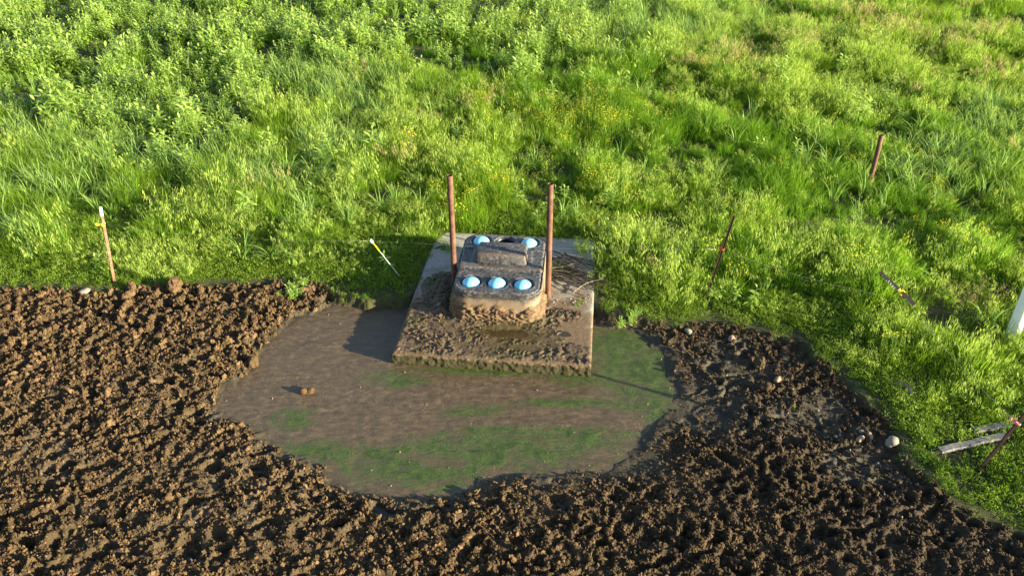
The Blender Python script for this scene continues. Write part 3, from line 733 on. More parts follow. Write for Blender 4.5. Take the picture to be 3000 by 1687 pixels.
# white pipe at the right
b = at(2959, 996, .15); bm = bmesh.new(); n = 32; rings = []
wp = thing('white_pipe', 'thick white plastic pipe standing in tall grass near the toppled post', 'pipe', b)
for rr, z in ((.098, -.2), (.098, .8), (.098, 1.75), (.096, 1.755), (.088, 1.755), (.088, 1.3)):
    rings.append([bm.verts.new((rr * math.cos(6.2832 * j / n), rr * math.sin(6.2832 * j / n), z)) for j in range(n)])
for a, c in zip(rings, rings[1:]):
    for j in range(n): bm.faces.new((a[j], a[(j + 1) % n], c[(j + 1) % n], c[j]))
bm.faces.new(rings[-1]); bm_obj('tube', bm, M_white, wp, True)
bm = bmesh.new(); tube(bm, [(0, 0, .30), (0, 0, .302 + .05)], .1005, 32, cap=False); bm_obj('collar', bm, M_white, wp, True)

# fence wires
def wire(label, pts, sag, rad, mat):
    bm = bmesh.new(); P = []
    for a, b in zip(pts, pts[1:]):
        for i in range(12): u = i / 12; p = a.lerp(b, u); p.z -= sag * 4 * u * (1 - u); P.append(p)
    P.append(pts[-1]); tube(bm, P, rad, 5); o = bm_obj('fence_wire', bm, mat, None, True)
    return tag(o, label, 'fence wire')
wire('thin fence wire running from the yellow insulator to the step-in rod', [P_ins1, tp], .10, .0010, M_galv)
wire('thin fence wire passing behind the waterer to the red insulator', [tp, P_ins2], .06, .0011, M_galv)
wire('white fence wire between the red insulator and the toppled post', [P_ins2, P_ins4 + Vector((-.3, 0, -.05))], .08, .0014, M_galv)
wire('slack fence wire from the toppled post to the pink insulator', [P_ins4, P_ins3], .10, .0014, M_galv)

# planks
def plank(label, p, q, wid, th, split=False):
    p = at(*p, .14); q = at(*q, .16); L = (q - p).length; o = bpy.data.objects.new('plank', None)
    bm = bmesh.new(); n = 14; r = random.Random(int(L * 1000))
    secs = []
    for i in range(n + 1):
        x = L * i / n; dy = r.uniform(-.004, .004); dz = .006 * math.sin(i * .9)
        sc_ = [(-wid / 2, -th / 2), (-wid / 2 + .01, th / 2), (-wid * .15, th / 2 - .001), (-wid * .13, th / 2 - .006), (-wid * .10, th / 2), (wid / 2 - .01, th / 2), (wid / 2, -th / 2)]
        x2 = x + (r.uniform(-.02, .02) if i in (0, n) else 0)
        secs.append([bm.verts.new((x2, y + dy, z + dz)) for y, z in sc_])
    for a, b in zip(secs, secs[1:]):
        for k in range(7): bm.faces.new((a[k], b[k], b[(k + 1) % 7], a[(k + 1) % 7]))
    bm.faces.new(secs[0]); bm.faces.new(secs[-1][::-1]); bmesh.ops.recalc_face_normals(bm, faces=bm.faces)
    o = bm_obj('plank', bm, M_wood); o.location = p + Vector((0, 0, .05)); o.rotation_mode = 'QUATERNION'
    o.rotation_quaternion = Vector((q - p)).to_track_quat('X', 'Z'); tag(o, label, 'plank', 'grey planks in the grass'); return o
plank('longer grey weathered plank lying nearest the mud beside the dark post', (2752, 1326), (2945, 1281), .105, .034)
plank('shorter grey plank half sunk in grass behind the longer plank', (2850, 1268), (2955, 1249), .11, .034)

# ------------------------------------------------------------------ stones
def rock(name, label, cat, px, py, wpx, mat, z=None, flat=.6, seed=1, ratio=.8, group=None, sink=.2):
    p = at(px, py, .12); g = gz(p.x, p.y) if z is None else z; p = at(px, py, max(g, 0) + wpx * .001)
    s = (p - Vector((0, 0, CAM_H))).length / F3 * wpx / 2
    me = lumpy(name, seed, 3, flat, .6)
    if mat is not M_clod: smooth(me)
    o = mesh_obj(name, me, mat); o.scale = (s, s * ratio, s); o.location = (p.x, p.y, max(g, 0) + s * flat * (1 - sink)); o.rotation_euler = (0, 0, seed * 1.3)
    return tag(o, label, cat, group)
rk = thing('clod', 'lone two-humped clod of dried earth sitting in the muddy pool', 'clod', at(898, 1150, 0))
for dx, dy, s, sd_ in ((-.035, -.01, .052, 5), (.058, .02, .045, 8)):
    me = lumpy('lump', sd_, 3, 1.0, .4); o = mesh_obj('lump', me, M_clod, rk); o.scale = (s, s * .8, s * 1.1); o.location = (dx, dy, .03); 
me = lumpy('lump', 12, 3, .5, .3); o = mesh_obj('lump', me, M_clod, rk); o.scale = (.08, .05, .03); o.location = (0, 0, .012)
M_brick = mat_simple('red earth lump', (.20, .07, .035), (.30, .12, .06), 20, .9)
for a in [
    ('stone', 'flat white stone in the short grass at far left edge of mud', 'stone', 248, 853, 20, M_stone, .16, .45, 3),
    ('clod', 'large dry clod at the grass edge right of the white-tipped post', 'clod', 515, 836, 44, M_clod, .15, .75, 4),
    ('clod', 'narrow clod at the grass edge nearest the white-tipped post', 'clod', 388, 848, 24, M_clod, .15, 1.1, 9),
    ('clod', 'clod just in front of the narrow clod at the grass edge', 'clod', 372, 866, 24, M_clod, .15, .7, 10),
    ('clod', 'reddish lump in the short grass left of the leaning white rod', 'clod', 1033, 787, 13, M_brick, .17, .8, 6),
    ('clod', 'smaller red lump in short grass beside the reddish lump', 'clod', 1007, 791, 9, M_brick, .17, .8, 7),
    ('stone', 'pale rounded stone at the corner of grass and mud, left of the planks', 'stone', 2611, 1296, 31, M_stone, None, .65, 11),
    ('stone', 'pinkish stone on the mud edge, topmost of the right-hand stones', 'stone', 2537, 1196, 22, M_pink, None, .6, 13),
    ('stone', 'small white upright stone on the dark mud near the grass', 'stone', 2525, 1268, 13, M_stone, None, 1.0, 14),
    ('stone', 'brown stone touching the small white upright stone', 'stone', 2518, 1287, 18, M_pink, None, .7, 15),
    ('stone', 'pale brown stone between white upright stone and grass', 'stone', 2546, 1275, 17, M_pink, None, .6, 30),
    ('stone', 'white stone lying in grass above the planks', 'stone', 2664, 1145, 19, M_stone, .16, .6, 16),
    ('stone', 'flat tan stone in grass beside the white stone', 'stone', 2648, 1124, 30, M_pink, .15, .35, 17),
    ('clod', 'grey knobbly clod on the dark mud right of the pool', 'clod', 2227, 1066, 36, M_clod, None, .75, 18),
    ('clod', 'pale knobbly clod below the grey one on dark mud', 'clod', 2248, 1131, 28, M_clod, None, .7, 19),
    ('stone', 'round reddish stone beside the pale knobbly clod', 'stone', 2280, 1113, 20, M_pink, None, .8, 20),
    ('stone', 'small white stone at the grass edge above the dark mud', 'stone', 2019, 973, 18, M_stone, None, .6, 21),
    ('stone', 'tan pebble in dark mud near the pool shore grass', 'stone', 2145, 992, 20, M_pink, None, .6, 22),
    ('clod', 'biggest pale clod on the left mud near the pool shore', 'clod', 742, 1068, 30, M_clod, None, .8, 23),
    ('clod', 'pale clod high on the left mud, above the pool corner', 'clod', 617, 1000, 30, M_clod, None, .7, 24),
]: rock(*a[:6], a[6], a[7], a[8], a[9])

# pebbles pressed in the surface of pool and slab
peb_c = make_protos('pebble_shapes', [smooth(lumpy('pebble', s + 60, 1, .7, .3)) or None for s in range(3)], M_stone) if False else None
pms = []
for s in range(3):
    m_ = lumpy('pebble', s + 60, 1, .7, .3); smooth(m_); pms.append(m_)
peb_c = make_protos('pebble_shapes', pms, mat_simple('tan pebble', (.15, .12, .09), (.30, .26, .21), 20, .8))
x, y = jitter_points(.62, SW / 2 - .05, -.45, 1.25, 190); k = rng.random(len(x)) < .25 + .75 * sst(fbm(x * 3, y * 3, 151, 2), -.1, .3); x, y = x[k], y[k]
a_, b_ = slab_world(x, y); n = len(x); s = .006 + .014 * rng.random(n) ** 2.5
P1 = np.stack([a_, b_, np.full(n, .193)], 1); S1 = s
x, y = jitter_points(-7, 7, 5.5, 12.6, 9); z, md, pdm, wt = ground(x, y); k = (md < -.05); x, y, z, pdm = x[k], y[k], z[k], pdm[k]
k = (pdm > .1) | (rng.random(len(x)) < .5); x, y, z = x[k], y[k], z[k]; n = len(x); s = .004 + .008 * rng.random(n) ** 3
P2 = np.stack([x, y, np.maximum(z, .004) + s * .3], 1)
x, y = jitter_points(4.0, 7.5, 6, 10, 26); z, md, pdm, wt = ground(x, y); k = (md < .03) & (md > -.8); x, y, z = x[k], y[k], z[k]; n = len(x); s3 = .006 + .02 * rng.random(n) ** 3
P3 = np.stack([x, y, z + s3 * .3], 1)
Pn = np.concatenate([P1, P2, P3]); Sn = np.concatenate([S1, s, s3]); n = len(Pn)
scatter('gravel', peb_c, 3, Pn, rng.uniform(0, 6.28, (n, 3)), Sn[:, None] * rng.uniform(.7, 1.3, (n, 3)), 'pale gravel strewn on slab and mud edge', 'gravel')

# ------------------------------------------------------------------ brush on the slab
rs = random.Random(5)
SWL = lambda x, y, z: Vector((*slab_world(x, y), z))
def stick(p, q, rad, mat, label, group=None, fork=False, seed=0):
    r = random.Random(seed); bm = bmesh.new(); P = []; n = 7
    per = (q - p).cross(Vector((0, 0, 1))).normalized(); b1 = r.uniform(-.05, .05); b2 = r.uniform(-.03, .03)
    for i in range(n + 1):
        u = i / n; P.append(p.lerp(q, u) + per * (b1 * math.sin(u * 3.14) + b2 * math.sin(u * 6.28 + 1)) + Vector((0, 0, r.uniform(-.006, .006))))
    tube(bm, P, [rad * (1 - .6 * i / n) for i in range(n + 1)], 6)
    if fork:
        m = P[4]; e = m + (q - p) * .35 + per * (.13 * (1 if seed % 2 else -1)) + Vector((0, 0, .03)); tube(bm, [m, m.lerp(e, .5) + Vector((0, 0, .02)), e], [rad * .55, rad * .4, rad * .2], 5)
    o = bm_obj('stick', bm, mat, None, True); return tag(o, label, 'stick', group)
for i in range(46):
    x0 = rs.uniform(.62, .95); y0 = rs.uniform(.35, 1.30); ang = R(rs.gauss(-24, 13)); L = rs.uniform(.45, 1.1)
    z0 = .205 + rs.uniform(0, .08)
    stick(SWL(x0, y0, z0), SWL(x0 + L * math.cos(ang), y0 + L * math.sin(ang), .205 + rs.uniform(0, .06)), rs.uniform(.006, .013), M_stick,
          'thin dry grey stick in the tangled brush pile behind the right pipe', 'grey sticks of the brush pile', i % 4 == 0, i)
stick(SWL(.70, .62, .26), SWL(1.12, .80, .29), .013, M_stickpale, 'pale forked stick on top of the brush pile, nearest the right pipe', None, True, 41)
stick(SWL(1.12, -.02, .23), SWL(1.62, .42, .27), .012, M_stickpale, 'pale stick poking from the brush over the bare slab corner', None, False, 43)
stick(at(2000, 1020, .09), at(2032, 1047, .09), .011, M_stickpale, 'pale stick lying on wet mud right of the algae', None, False, 44)

# ------------------------------------------------------------------ plant shapes
class Pl:
    """collects leaf strips with t (0 base .. 1 tip) and r (random per leaf)"""
    def __init__(s, seed): s.v = []; s.q = []; s.t = []; s.r = []; s.tr = []; s.rd = random.Random(seed)
    def strip(s, P, W, side, r=None, fold=0.):
        r = s.rd.random() if r is None else r; n = len(P); b = len(s.v)
        for i, (p, w_) in enumerate(zip(P, W)):
            s.v += [p - side * w_, p + side * w_]; s.t += [i / (n - 1)] * 2; s.r += [r, r]
        for i in range(n - 1): s.q.append((b + 2 * i, b + 2 * i + 1, b + 2 * i + 3, b + 2 * i + 2))
    def blade(s, base, yaw, lean, length, width, droop, seg=4, r=None):
        d = Vector((math.cos(yaw), math.sin(yaw), 0)); side = Vector((-math.sin(yaw), math.cos(yaw), 0)); P = []; W = []; p = Vector(base); a = lean
        for i in range(seg + 1):
            u = i / seg; P.append(p.copy()); W.append(width * .5 * (1 - u ** 1.6) * (.6 + .4 * min(1, u * 4)) + .0004)
            p = p + (d * math.sin(a) + Vector((0, 0, 1)) * math.cos(a)) * (length / seg); a += droop / seg * (.4 + 1.2 * u)
        s.strip(P, W, side, r)
    def leaf(s, base, yaw, pitch, length, width, curl=.4, r=None):
        """broad pointed leaf, pitch up from level"""
        d = Vector((math.cos(yaw), math.sin(yaw), 0)); side = Vector((-math.sin(yaw), math.cos(yaw), 0)); p = Vector(base); P = []; W = []; a = pitch
        for u, k in ((0, .15), (.25, .8), (.55, 1.), (.8, .62), (1, .04)):
            P.append(Vector(base) + d * (length * u * math.cos(a - curl * u)) + Vector((0, 0, length * u * math.sin(a - curl * u)))); W.append(width * .5 * k)
        s.strip(P, W, side, r)
    def mesh(s, name):
        me = fast_mesh(name, [tuple(p) for p in s.v], s.q); fattr(me, 't', s.t); fattr(me, 'r', s.r); return me
def tuft(seed, n, h0, h1, wd, spread, lean, droop, seg=3, bias=None):
    p = Pl(seed); r = p.rd
    for i in range(n):
        a = r.uniform(0, 6.283); d = spread * math.sqrt(r.random()); yw = a + r.uniform(-.8, .8)
        if bias: yw = bias + r.gauss(0, .6)
        p.blade((d * math.cos(a), d * math.sin(a), -.02), yw, r.uniform(0, lean), r.uniform(h0, h1), wd * r.uniform(.6, 1.2), droop * r.uniform(.4, 1.4), seg)
    return p
def brome(seed, n=13, h=.44, spread=.24, sp=11, seedh=.014, grassy=26):
    p = tuft(seed, grassy, .16, .36, .008, spread * 1.1, .5, 1.3, 3); r = p.rd
    for i in range(n):
        a = r.uniform(0, 6.283); d = spread * math.sqrt(r.random()); ln = h * r.uniform(.7, 1.1); lean = r.uniform(.02, .35); droop = r.uniform(.5, 1.3)
        yw = a + r.uniform(-.6, .6); base = Vector((d * math.cos(a), d * math.sin(a), 0)); P = []; q = base.copy(); aa = lean; dv = Vector((math.cos(yw), math.sin(yw), 0)); sd2 = Vector((-math.sin(yw), math.cos(yw), 0))
        for k in range(6): P.append(q.copy()); q = q + (dv * math.sin(aa) + Vector((0, 0, math.cos(aa)))) * ln / 5; aa += droop / 5 * (.2 + k * .35)
        p.strip(P, [.0012] * 6, sd2, .9)
        for k in range(sp):
            u = 3 + 2 * k / sp; j = min(int(u), 4); b = P[j].lerp(P[j + 1], u - j); ya = r.uniform(0, 6.283); l2 = r.uniform(.03, .06)
            o = b + Vector((math.cos(ya), math.sin(ya), .3)) * l2 * r.uniform(.3, .9)
            s2 = Vector((-math.sin(ya), math.cos(ya), 0)); rr = r.random()
            t0 = len(p.t)
            p.strip([o, o + Vector((math.cos(ya) * .012, math.sin(ya) * .012, -.02)), o + Vector((math.cos(ya) * .015, math.sin(ya) * .015, -.05))], [.001, seedh * .5 * .55, .0006], s2, rr)
            p.t[t0:] = [1.] * (len(p.t) - t0)
    return p
def weed(seed, stems=4, h=.48, ll=.155, lw=.056, nl=15):
    p = Pl(seed); r = p.rd
    for s_ in range(stems):
        a = r.uniform(0, 6.283); d = r.uniform(0, .07); ln = h * r.uniform(.65, 1.1); lean = r.uniform(0, .35); yw = a
        dv = Vector((math.cos(yw) * math.sin(lean), math.sin(yw) * math.sin(lean), math.cos(lean))); base = Vector((d * math.cos(a), d * math.sin(a), -.02))
        sd2 = Vector((-math.sin(yw), math.cos(yw), 0)); p.strip([base, base + dv * ln * .5, base + dv * ln], [.005, .004, .002], sd2, .3)
        ph = r.uniform(0, 6)
        for k in range(nl):
            u = (k + .5) / nl; u = .12 + .88 * u; yy = ph + k * 2.4 + r.uniform(-.3, .3); size = (1.15 - .55 * u) * r.uniform(.75, 1.2)
            pitch = -.1 + 1.25 * u ** 1.5 + r.uniform(-.2, .25)
            t0 = len(p.t); p.leaf(base + dv * ln * u, yy, pitch, ll * size, lw * size, .55, r.random())
            for j in range(t0, len(p.t)): p.t[j] = .35 + .65 * u * (.5 + .5 * p.t[j])
    return p
def clover(seed, n=12):
    p = tuft(seed, 46, .035, .105, .0055, .11, .9, .8, 2); r = p.rd
    for i in range(n):
        a = r.uniform(0, 6.283); d = .11 * math.sqrt(r.random()); z = r.uniform(.02, .06)
        for k in range(3): p.leaf((d * math.cos(a), d * math.sin(a), z), a + k * 2.1, r.uniform(.2, 1.2), .020, .014, .3)
    return p
def flower(seed, n=13):
    p = Pl(seed); r = p.rd; yv = []; q = Pl(seed + 1)
    for i in range(n):
        a = r.uniform(0, 6.283); d = .14 * math.sqrt(r.random()); h = r.uniform(.30, .46); b = Vector((d * math.cos(a), d * math.sin(a), 0)); tpp = b + Vector((r.uniform(-.03, .03), r.uniform(-.03, .03), h))
        p.strip([b, tpp], [.0015, .001], Vector((1, 0, 0)), .2)
        for k in range(5): q.leaf(tpp, a + k * 1.257, .25, .0105, .011, .1, r.random())
    return p, q

M_meadow = mat_leaf('meadow grass', (.050, .140, .009), (.145, .280, .018), (.28, .40, .040), .52, (.235, .41, .010), patch=(.110, .23, .012))
M_lush = mat_leaf('lush grass', (.046, .145, .009), (.140, .285, .017), (.22, .35, .032), .52, (.18, .37, .010), patch=(.065, .175, .010))
M_turf = mat_leaf('short turf', (.060, .150, .012), (.145, .260, .024), (.26, .35, .055), .46, (.22, .34, .016), patch=(.18, .26, .03))
M_tall = mat_leaf('broad grass blades', (.110, .220, .040), (.25, .40, .095), (.42, .56, .21), .50, (.26, .44, .04), .5, (.17, .31, .055), .25)
M_brome = mat_leaf('seeding brome', (.065, .165, .012), (.17, .31, .028), (.50, .60, .16), .52, (.30, .46, .03), .6, (.14, .25, .022), .15)
M_tan = mat_leaf('drying brome', (.13, .18, .030), (.27, .25, .07), (.52, .38, .23), .46, (.34, .29, .09), .6, (.20, .21, .05), .15)
M_weed = mat_leaf('weed leaves', (.100, .215, .018), (.26, .42, .055), (.54, .66, .23), .48, (.34, .52, .035), .5, (.155, .31, .025), .2)
M_flow = mat_leaf('flower stems', (.08, .17, .012), (.17, .27, .02), (.27, .35, .03), .45, (.25, .36, .02))
t = NT('yellow petals'); t.bsdf((.62, .54, .02), .6, None, .2); M_petal = t.m

P_meadow = make_protos('meadow_shapes', [tuft(s, 42, .14, .34, .0075, .11, .55, 1.1, 3).mesh('tuft') for s in range(6)], M_meadow)
P_lush = make_protos('lush_shapes', [tuft(s + 10, 34, .22, .42, .009, .12, .45, 1.5, 4).mesh('tuft') for s in range(5)], M_lush)
P_turf = make_protos('turf_shapes', [clover(s).mesh('clover') for s in range(5)], M_turf)
P_tall = make_protos('tall_shapes', [tuft(s + 20, 15, .40, .78, .021, .08, .35, 1.9, 6).mesh('blades') for s in range(5)], M_tall)
P_brome = make_protos('brome_shapes', [brome(s + 30).mesh('brome') for s in range(5)], M_brome)
P_tan = make_protos('dry_shapes', [brome(s + 40).mesh('brome') for s in range(3)], M_tan)
P_weed = make_protos('weed_shapes', [weed(s + 50, 3 + s % 3, .44 + .03 * s).mesh('weed') for s in range(6)], M_weed)
P_weed2 = make_protos('seedling_shapes', [weed(s + 70, 2, .24, .10, .034, 9).mesh('weed') for s in range(4)], M_weed)
fl = []
for s in range(4):
    p, q = flower(s + 80); nb = len(p.v); me = fast_mesh('flower', [tuple(v) for v in p.v + q.v], p.q + [tuple(i + nb for i in f) for f in q.q]); fattr(me, 't', p.t + q.t); fattr(me, 'r', p.r + q.r)
    me.materials.append(M_flow); me.materials.append(M_petal); me.polygons.foreach_set('material_index', [0] * len(p.q) + [1] * len(q.q)); fl.append(me)
P_flow = make_protos('flower_shapes', fl, None)

# ------------------------------------------------------------------ plant communities
WEED_A = [(-400, -400), (1750, -400), (1560, 100), (1330, 215), (1000, 190), (720, 250), (560, 390), (480, 425), (300, 430), (120, 330), (-100, 290), (-400, 300)]
CLEAR = [(*at(p, q, .1)[:2], a, b) for p, q, a, b in ((2755, 1335, .25, .22), (2800, 1325, .25, .22), (2850, 1315, .25, .2), (2900, 1300, .25, .2), (2860, 1275, .22, .15), (2910, 1265, .2, .15), (2870, 1400, .22, .25), (2640, 880, .3, .3), (2664, 1150, .12, .12), (2068, 872, .12, .12), (334, 835, .1, .1), (2730, 960, .3, .5), (2560, 530, .2, .3))]
def community(dens, y0=5., y1=46., edge=False):
    x, y = jitter_points(-34, 34, y0, y1, dens); k = (np.abs(x) < .56 * y + 4.6)
    x, y = x[k], y[k]; z, md, pdm, wt = ground(x, y)
    k = md > (-.40 if edge else -.03); x, y, z, md = x[k], y[k], z[k], md[k]
    clear = spots(x, y, CLEAR); k = rng.random(len(x)) > clear * 1.25; x, y, z, md = x[k], y[k], z[k], md[k]
    lx_, ly_ = slab_local(x, y); inside = (np.abs(lx_) < SW / 2 + .015) & (np.abs(ly_) < SD / 2 + .015)
    k = ~inside; x, y, z, md = x[k], y[k], z[k], md[k]
    u, v = to_uv(x, y, .2)
    u = u + 45 * fbm(x * .8, y * .8, 201, 3); v = v + 26 * fbm(x * .8 + 30, y * .8, 202, 3)
    return x, y, z, md, u, v
def mass(x, y):
    """billowing height of the sward, in clumps and hollows"""
    return .34 + 1.0 * sst(fbm(x * .62, y * .46, 205, 4), -.28, .32) + .45 * sst(fbm(x * 2.1, y * 1.7, 206, 2), -.25, .4)
def ramp_h(md, d0=.4, d1=1.8, low=.28): return low + (1 - low) * sst(md, d0, d1)
def put(name, coll, nv, x, y, z, s, label, cat, tilt=.16, lean=None, zs=None):
    n = len(x); rot = np.stack([rng.normal(0, tilt, n), rng.normal(0, tilt, n), rng.uniform(0, 6.283, n)], 1)
    if lean is not None: rot[:, 0] += lean[0]; rot[:, 1] += lean[1]
    sc = np.repeat(s[:, None], 3, 1)
    if zs is not None: sc[:, 2] = sc[:, 2] * zs
    scatter(name, coll, nv, np.stack([x, y, z], 1), rot, sc, label, cat)
    print(name, n)

B_BROME = [(400, 640, 130, 55), (575, 560, 100, 45), (980, 330, 210, 60), (1130, 380, 190, 70), (950, 540, 170, 100), (1690, 600, 190, 130), (1560, 590, 120, 90), (1720, 470, 110, 60), (800, 300, 120, 40),
           (1900, 180, 260, 90), (2180, 240, 330, 90), (2050, 620, 200, 80), (2400, 780, 190, 120), (2150, 830, 130, 60), (1850, 120, 300, 60), (2500, 960, 120, 130), (1350, 90, 120, 30), (2380, 1230, 160, 60), (880, 250, 90, 40), (2050, 130, 250, 60)]
B_TALL = [(60, 410, 240, 105), (620, 455, 190, 55), (860, 395, 110, 40), (930, 260, 150, 50), (820, 210, 90, 40), (770, 530, 30, 30), (60, 600, 160, 25), (1650, 70, 180, 60), (2380, 430, 200, 60), (2520, 330, 120, 60), (1440, 60, 60, 30)]
B_TAN = [(2200, 70, 230, 45), (2430, 120, 120, 40), (2400, 220, 150, 50), (1740, 640, 60, 60), (880, 600, 30, 22), (1230, 260, 80, 25), (2420, 760, 110, 50), (1900, 150, 200, 50), (1100, 320, 60, 30)]
B_FLOW = [(1490, 320, 120, 48), (1650, 300, 70, 20), (1060, 430, 70, 22), (1470, 480, 90, 28), (1580, 500, 60, 24), (2270, 440, 110, 26), (1755, 205, 60, 22), (2380, 500, 60, 22), (1960, 330, 70, 16), (1290, 300, 110, 36), (1370, 380, 100, 36), (1900, 560, 60, 30), (2480, 800, 90, 30),
          (2330, 620, 60, 30), (430, 690, 80, 20), (1270, 500, 90, 40), (1420, 330, 140, 60), (1080, 545, 70, 30), (2120, 430, 50, 20), (670, 240, 60, 16)]
B_LUSH = [(1560, 240, 260, 90), (2350, 350, 260, 90), (1950, 700, 260, 70), (1250, 160, 200, 60), (1700, 380, 260, 70), (1500, 430, 180, 45), (2050, 480, 240, 90), (2200, 600, 220, 90), (2400, 640, 160, 90), (2100, 380, 200, 60)]

# turf: short growth by the mud, and an understory elsewhere
x, y, z, md, u, v = community(150, 4.8, 16, True)
k = (md < 2.4) & (rng.random(len(x)) < (md > -.1) * .12 + .88 * sst(md + .12 * fbm(x * 4, y * 4, 209, 2), .0, .35)) & ((md > -.03 + .10 * rng.random(len(x))) | (rng.random(len(x)) < .05 * sst(md, -.4, -.05)))
n = k.sum(); put('turf', P_turf, 5, x[k], y[k], z[k], rng.uniform(.55, 1.25, n) * (.6 + .6 * sst(md[k], 0, .6)), 'short green turf and clover along the edge of the mud', 'turf', .25)
# meadow grass everywhere
x, y, z, md, u, v = community(75, 4.8, 24)
x2, y2, z2, md2, u2, v2 = community(34, 24, 46)
x, y, z, md, u, v = [np.concatenate(p) for p in ((x, x2), (y, y2), (z, z2), (md, md2), (u, u2), (v, v2))]
H = mass(x, y) * ramp_h(md); wd_in = sdist(u, v, WEED_A) < 0
gap = sst(fbm(x * 1.3, y * 1.1, 207, 3), -.55, -.15)
k = rng.random(len(x)) < (.35 + .65 * gap) * np.where(wd_in, .42, .85) * (.15 + .85 * sst(md, .1, .9))
lush = ell(u, v, B_LUSH) + .25 * fbm(x, y, 208, 3) > .32
k1 = k & ~lush; n = k1.sum(); s = H[k1] * rng.uniform(.65, 1.15, n) * np.where(wd_in[k1], .62, 1.) * (1 + .012 * np.clip(y[k1] - 14, 0, 30))
put('meadow_grass', P_meadow, 6, x[k1], y[k1], z[k1], s, 'thin green meadow grass filling the field', 'grass', .2)
k1 = k & lush; n = k1.sum(); put('lush_grass', P_lush, 5, x[k1], y[k1], z[k1], H[k1] * rng.uniform(.6, 1.1, n), 'dense bright green grass bent over by the wind', 'grass', .15, (.12, .22))
# brome
x, y, z, md, u, v = community(34, 5, 46)
w_ = ell(u, v, B_BROME); cl = sst(fbm(x * 1.6, y * 1.4, 211, 3), -.2, .25); isg = sdist(u, v, WEED_A) > 0
pr = (np.clip(w_ * 1.1, 0, 1) * (.45 + .55 * cl) + .16 * isg * (.5 + .5 * cl)) * sst(md, .15, .7) * .36; k = rng.random(len(x)) < pr
n = k.sum(); put('brome_grass', P_brome, 5, x[k], y[k], z[k], (.22 + .75 * mass(x[k], y[k])) * ramp_h(md[k], .2, 1.2, .45) * rng.uniform(.75, 1.25, n), 'pale seeding brome with drooping feathery heads', 'grass', .14, (.05, .16))
# drying heads
x, y, z, md, u, v = community(22, 8, 46)
w_ = ell(u, v, B_TAN); k = rng.random(len(x)) < (np.clip(w_, 0, 1) * .26 * sst(fbm(x * 1.6, y * 1.4, 213, 3), -.1, .2) + .002) * sst(md, .3, .8)
n = k.sum(); put('dry_grass', P_tan, 3, x[k], y[k], z[k], mass(x[k], y[k]) * rng.uniform(.8, 1.2, n), 'patches of drying tan and reddish seed heads', 'grass', .14)
# tall blades
x, y, z, md, u, v = community(28, 8, 46)
w_ = ell(u, v, B_TALL); k = rng.random(len(x)) < (np.clip(w_ * 1.5, 0, 1) * .95 * sst(fbm(x * 1.2, y * 1.2, 215, 3), -.45, .0) + .02) * sst(md, .5, 1.0)
n = k.sum(); put('tall_grass', P_tall, 5, x[k], y[k], z[k], rng.uniform(.65, 1.05, n), 'clumps of tall arching broad-bladed grass', 'grass', .14, (.0, .10))
# broadleaf weeds
x, y, z, md, u, v = community(15, 8, 46)
ins = sst(-sdist(u, v, WEED_A), -30, 40); cl = sst(fbm(x * 1.3, y * 1.0, 217, 3), -.3, .1)
extra = ell(u, v, [(2050, 180, 200, 90), (1650, 160, 140, 60), (2150, 300, 160, 60), (1500, 260, 90, 40), (900, 420, 60, 30), (1300, 400, 60, 30)]) * .25
k = rng.random(len(x)) < (np.maximum(ins * (.10 + .90 * cl), extra * cl) * .9 + .006) * sst(md, .3, 1.2)
n = k.sum(); put('broadleaf_weeds', P_weed, 6, x[k], y[k], z[k], (mass(x[k], y[k]) * .95) * rng.uniform(.75, 1.2, n), 'bushy pale-leaved weeds crowding the far field', 'weeds', .13)
x, y, z, md, u, v = community(9, 8, 30)
w_ = np.maximum(ell(u, v, [(430, 300, 130, 60), (600, 220, 200, 60), (480, 350, 150, 60), (1330, 500, 60, 40), (2100, 130, 100, 40)]), .06); k = rng.random(len(x)) < w_ * .8 * sst(md, .1, .6)
n = k.sum(); put('leafy_seedlings', P_weed2, 4, x[k], y[k], z[k] + .08, rng.uniform(.8, 1.5, n), 'glossy broad-leaved seedlings among the grass', 'weeds', .1)
# flowers
x, y, z, md, u, v = community(46, 5, 40)
w_ = ell(u, v, B_FLOW); k = rng.random(len(x)) < (np.clip(w_ * 1.2, 0, 1) ** 1.5 * .6 * sst(fbm(x * 2.2, y * 2.2, 219, 3), -.2, .3) + .012 * (u > 1000)) * sst(md, .1, .5)
n = k.sum(); put('yellow_wildflowers', P_flow, 4, x[k], y[k], z[k], mass(x[k], y[k]) * ramp_h(md[k], .3, 1.2, .5) * rng.uniform(.8, 1.1, n), 'drifts of tiny yellow wildflowers in the grass', 'wildflowers', .1)

# ------------------------------------------------------------------ single plants
def plant(name, label, cat, px, py, mats, builder, scale, z=None, group=None):
    p = at(px, py, .15); g = gz(p.x, p.y) if z is None else z
    me = builder.mesh(name); o = mesh_obj(name, me, mats); o.location = (p.x, p.y, g - .01); o.scale = (scale,) * 3; o.rotation_euler = (0, 0, random.uniform(0, 6))
    return tag(o, label, cat, group)
def cluster(builders):
    """one plant made of several crowns"""
    out = Pl(1)
    for b, (ox, oy, s) in builders:
        base = len(out.v); out.v += [p * s + Vector((ox, oy, 0)) for p in b.v]; out.q += [tuple(i + base for i in f) for f in b.q]; out.t += b.t; out.r += b.r
    return out
def crowd(fn, n, rx, ry, s0, s1, seed):
    r = random.Random(seed); L = []
    for i in range(n):
        a = r.uniform(0, 6.283); d = math.sqrt(r.random()); L.append((fn(seed * 50 + i), (rx * d * math.cos(a), ry * d * math.sin(a), r.uniform(s0, s1) * (1.1 - .35 * d))))
    return cluster(L)
plant('brome_clump', 'rounded clump of pale seeding brome beside the white-tipped post', 'grass clump', 440, 775, M_brome, crowd(lambda s: brome(s), 26, .95, .5, .85, 1.15, 3), 1)
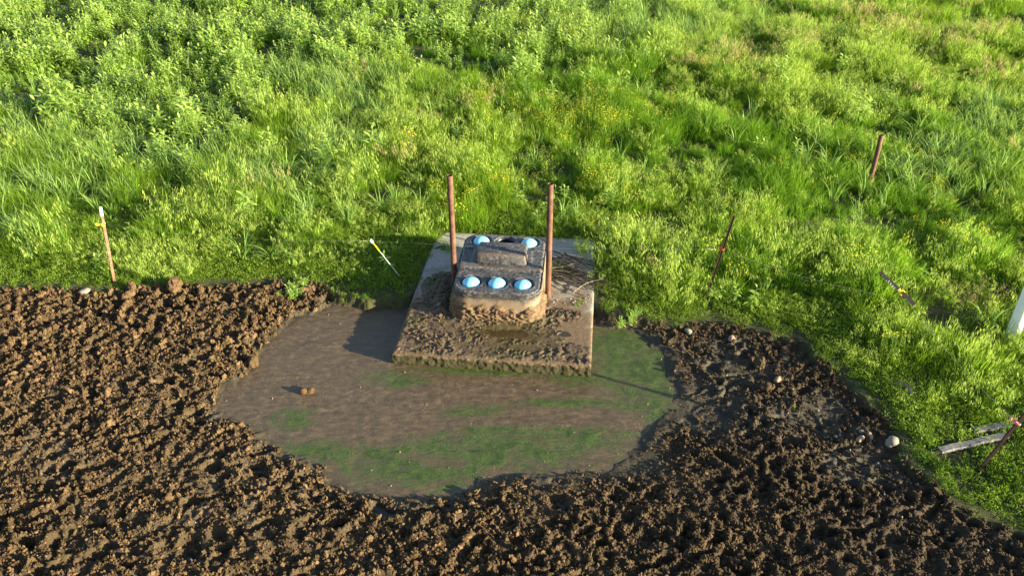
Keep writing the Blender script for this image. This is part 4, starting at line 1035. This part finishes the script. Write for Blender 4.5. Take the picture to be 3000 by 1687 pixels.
plant('brome_clump', 'pale brome clump behind, up and right of the post-side clump', 'grass clump', 668, 680, M_brome, crowd(lambda s: brome(s), 20, .70, .45, .85, 1.2, 4), 1)
plant('tall_grass_clump', 'arching clump of broad bluish blades behind the leaning rod', 'grass clump', 1010, 492, M_tall, crowd(lambda s: tuft(s, 15, .45, .85, .022, .08, .4, 1.9, 6), 9, .75, .4, .9, 1.2, 5), 1)
plant('tall_grass_clump', 'small upright clump of broad blades above the leaning rod', 'grass clump', 905, 635, M_tall, crowd(lambda s: tuft(s, 12, .4, .7, .022, .08, .4, 1.5, 6), 3, .15, .1, .9, 1.0, 6), 1)
plant('leafy_weed', 'pale green leafy weed sprawling at the mud edge left of the slab', 'weed', 880, 838, M_weed, crowd(lambda s: weed(s, 4, .24, .085, .036, 11), 14, .46, .20, .7, 1.15, 7), 1)
plant('leafy_weed', 'dense leafy weed on the bank right of the slab', 'weed', 1850, 930, M_weed, crowd(lambda s: weed(s, 5, .20, .06, .024, 12), 9, .30, .10, .7, 1.1, 8), 1)
plant('brome_tuft', 'seeding grass tuft growing behind the brush pile on the slab', 'grass clump', 1700, 745, M_brome, crowd(lambda s: brome(s, 12, .30, .07, 10, .014, 8), 5, .22, .12, .8, 1.0, 9), 1, .2)
plant('grass_tuft', 'small green tuft rooted beside the foot of the right pipe', 'grass tuft', 1632, 800, M_meadow, crowd(lambda s: tuft(s, 20, .08, .2, .007, .06, .6, 1.0, 3), 6, .18, .28, .8, 1.1, 10), 1, .19)
plant('grass_tuft', 'green tuft on the mud heap at the slab right edge', 'grass tuft', 1700, 893, M_meadow, crowd(lambda s: tuft(s, 20, .04, .1, .006, .06, .8, .8, 3), 4, .14, .08, .8, 1.1, 11), 1, .21)
plant('grass_tuft', 'green tuft creeping over the slab beside the left pipe', 'grass tuft', 1285, 842, M_turf, crowd(lambda s: clover(s, 14), 6, .28, .16, .7, 1.1, 12), 1, .21)
plant('grass_tuft', 'green tuft lapping over the back left corner of the slab', 'grass tuft', 1290, 712, M_meadow, crowd(lambda s: tuft(s, 24, .12, .3, .008, .08, .6, 1.0, 3), 16, .22, .55, .8, 1.2, 13), 1, .16)
plant('grass_sprig', 'lone thin sprig of grass growing in the dark mud', 'grass tuft', 2330, 1185, M_meadow, tuft(99, 7, .08, .2, .008, .02, .3, .5, 3), 1)
print('clods', N_CLOD)
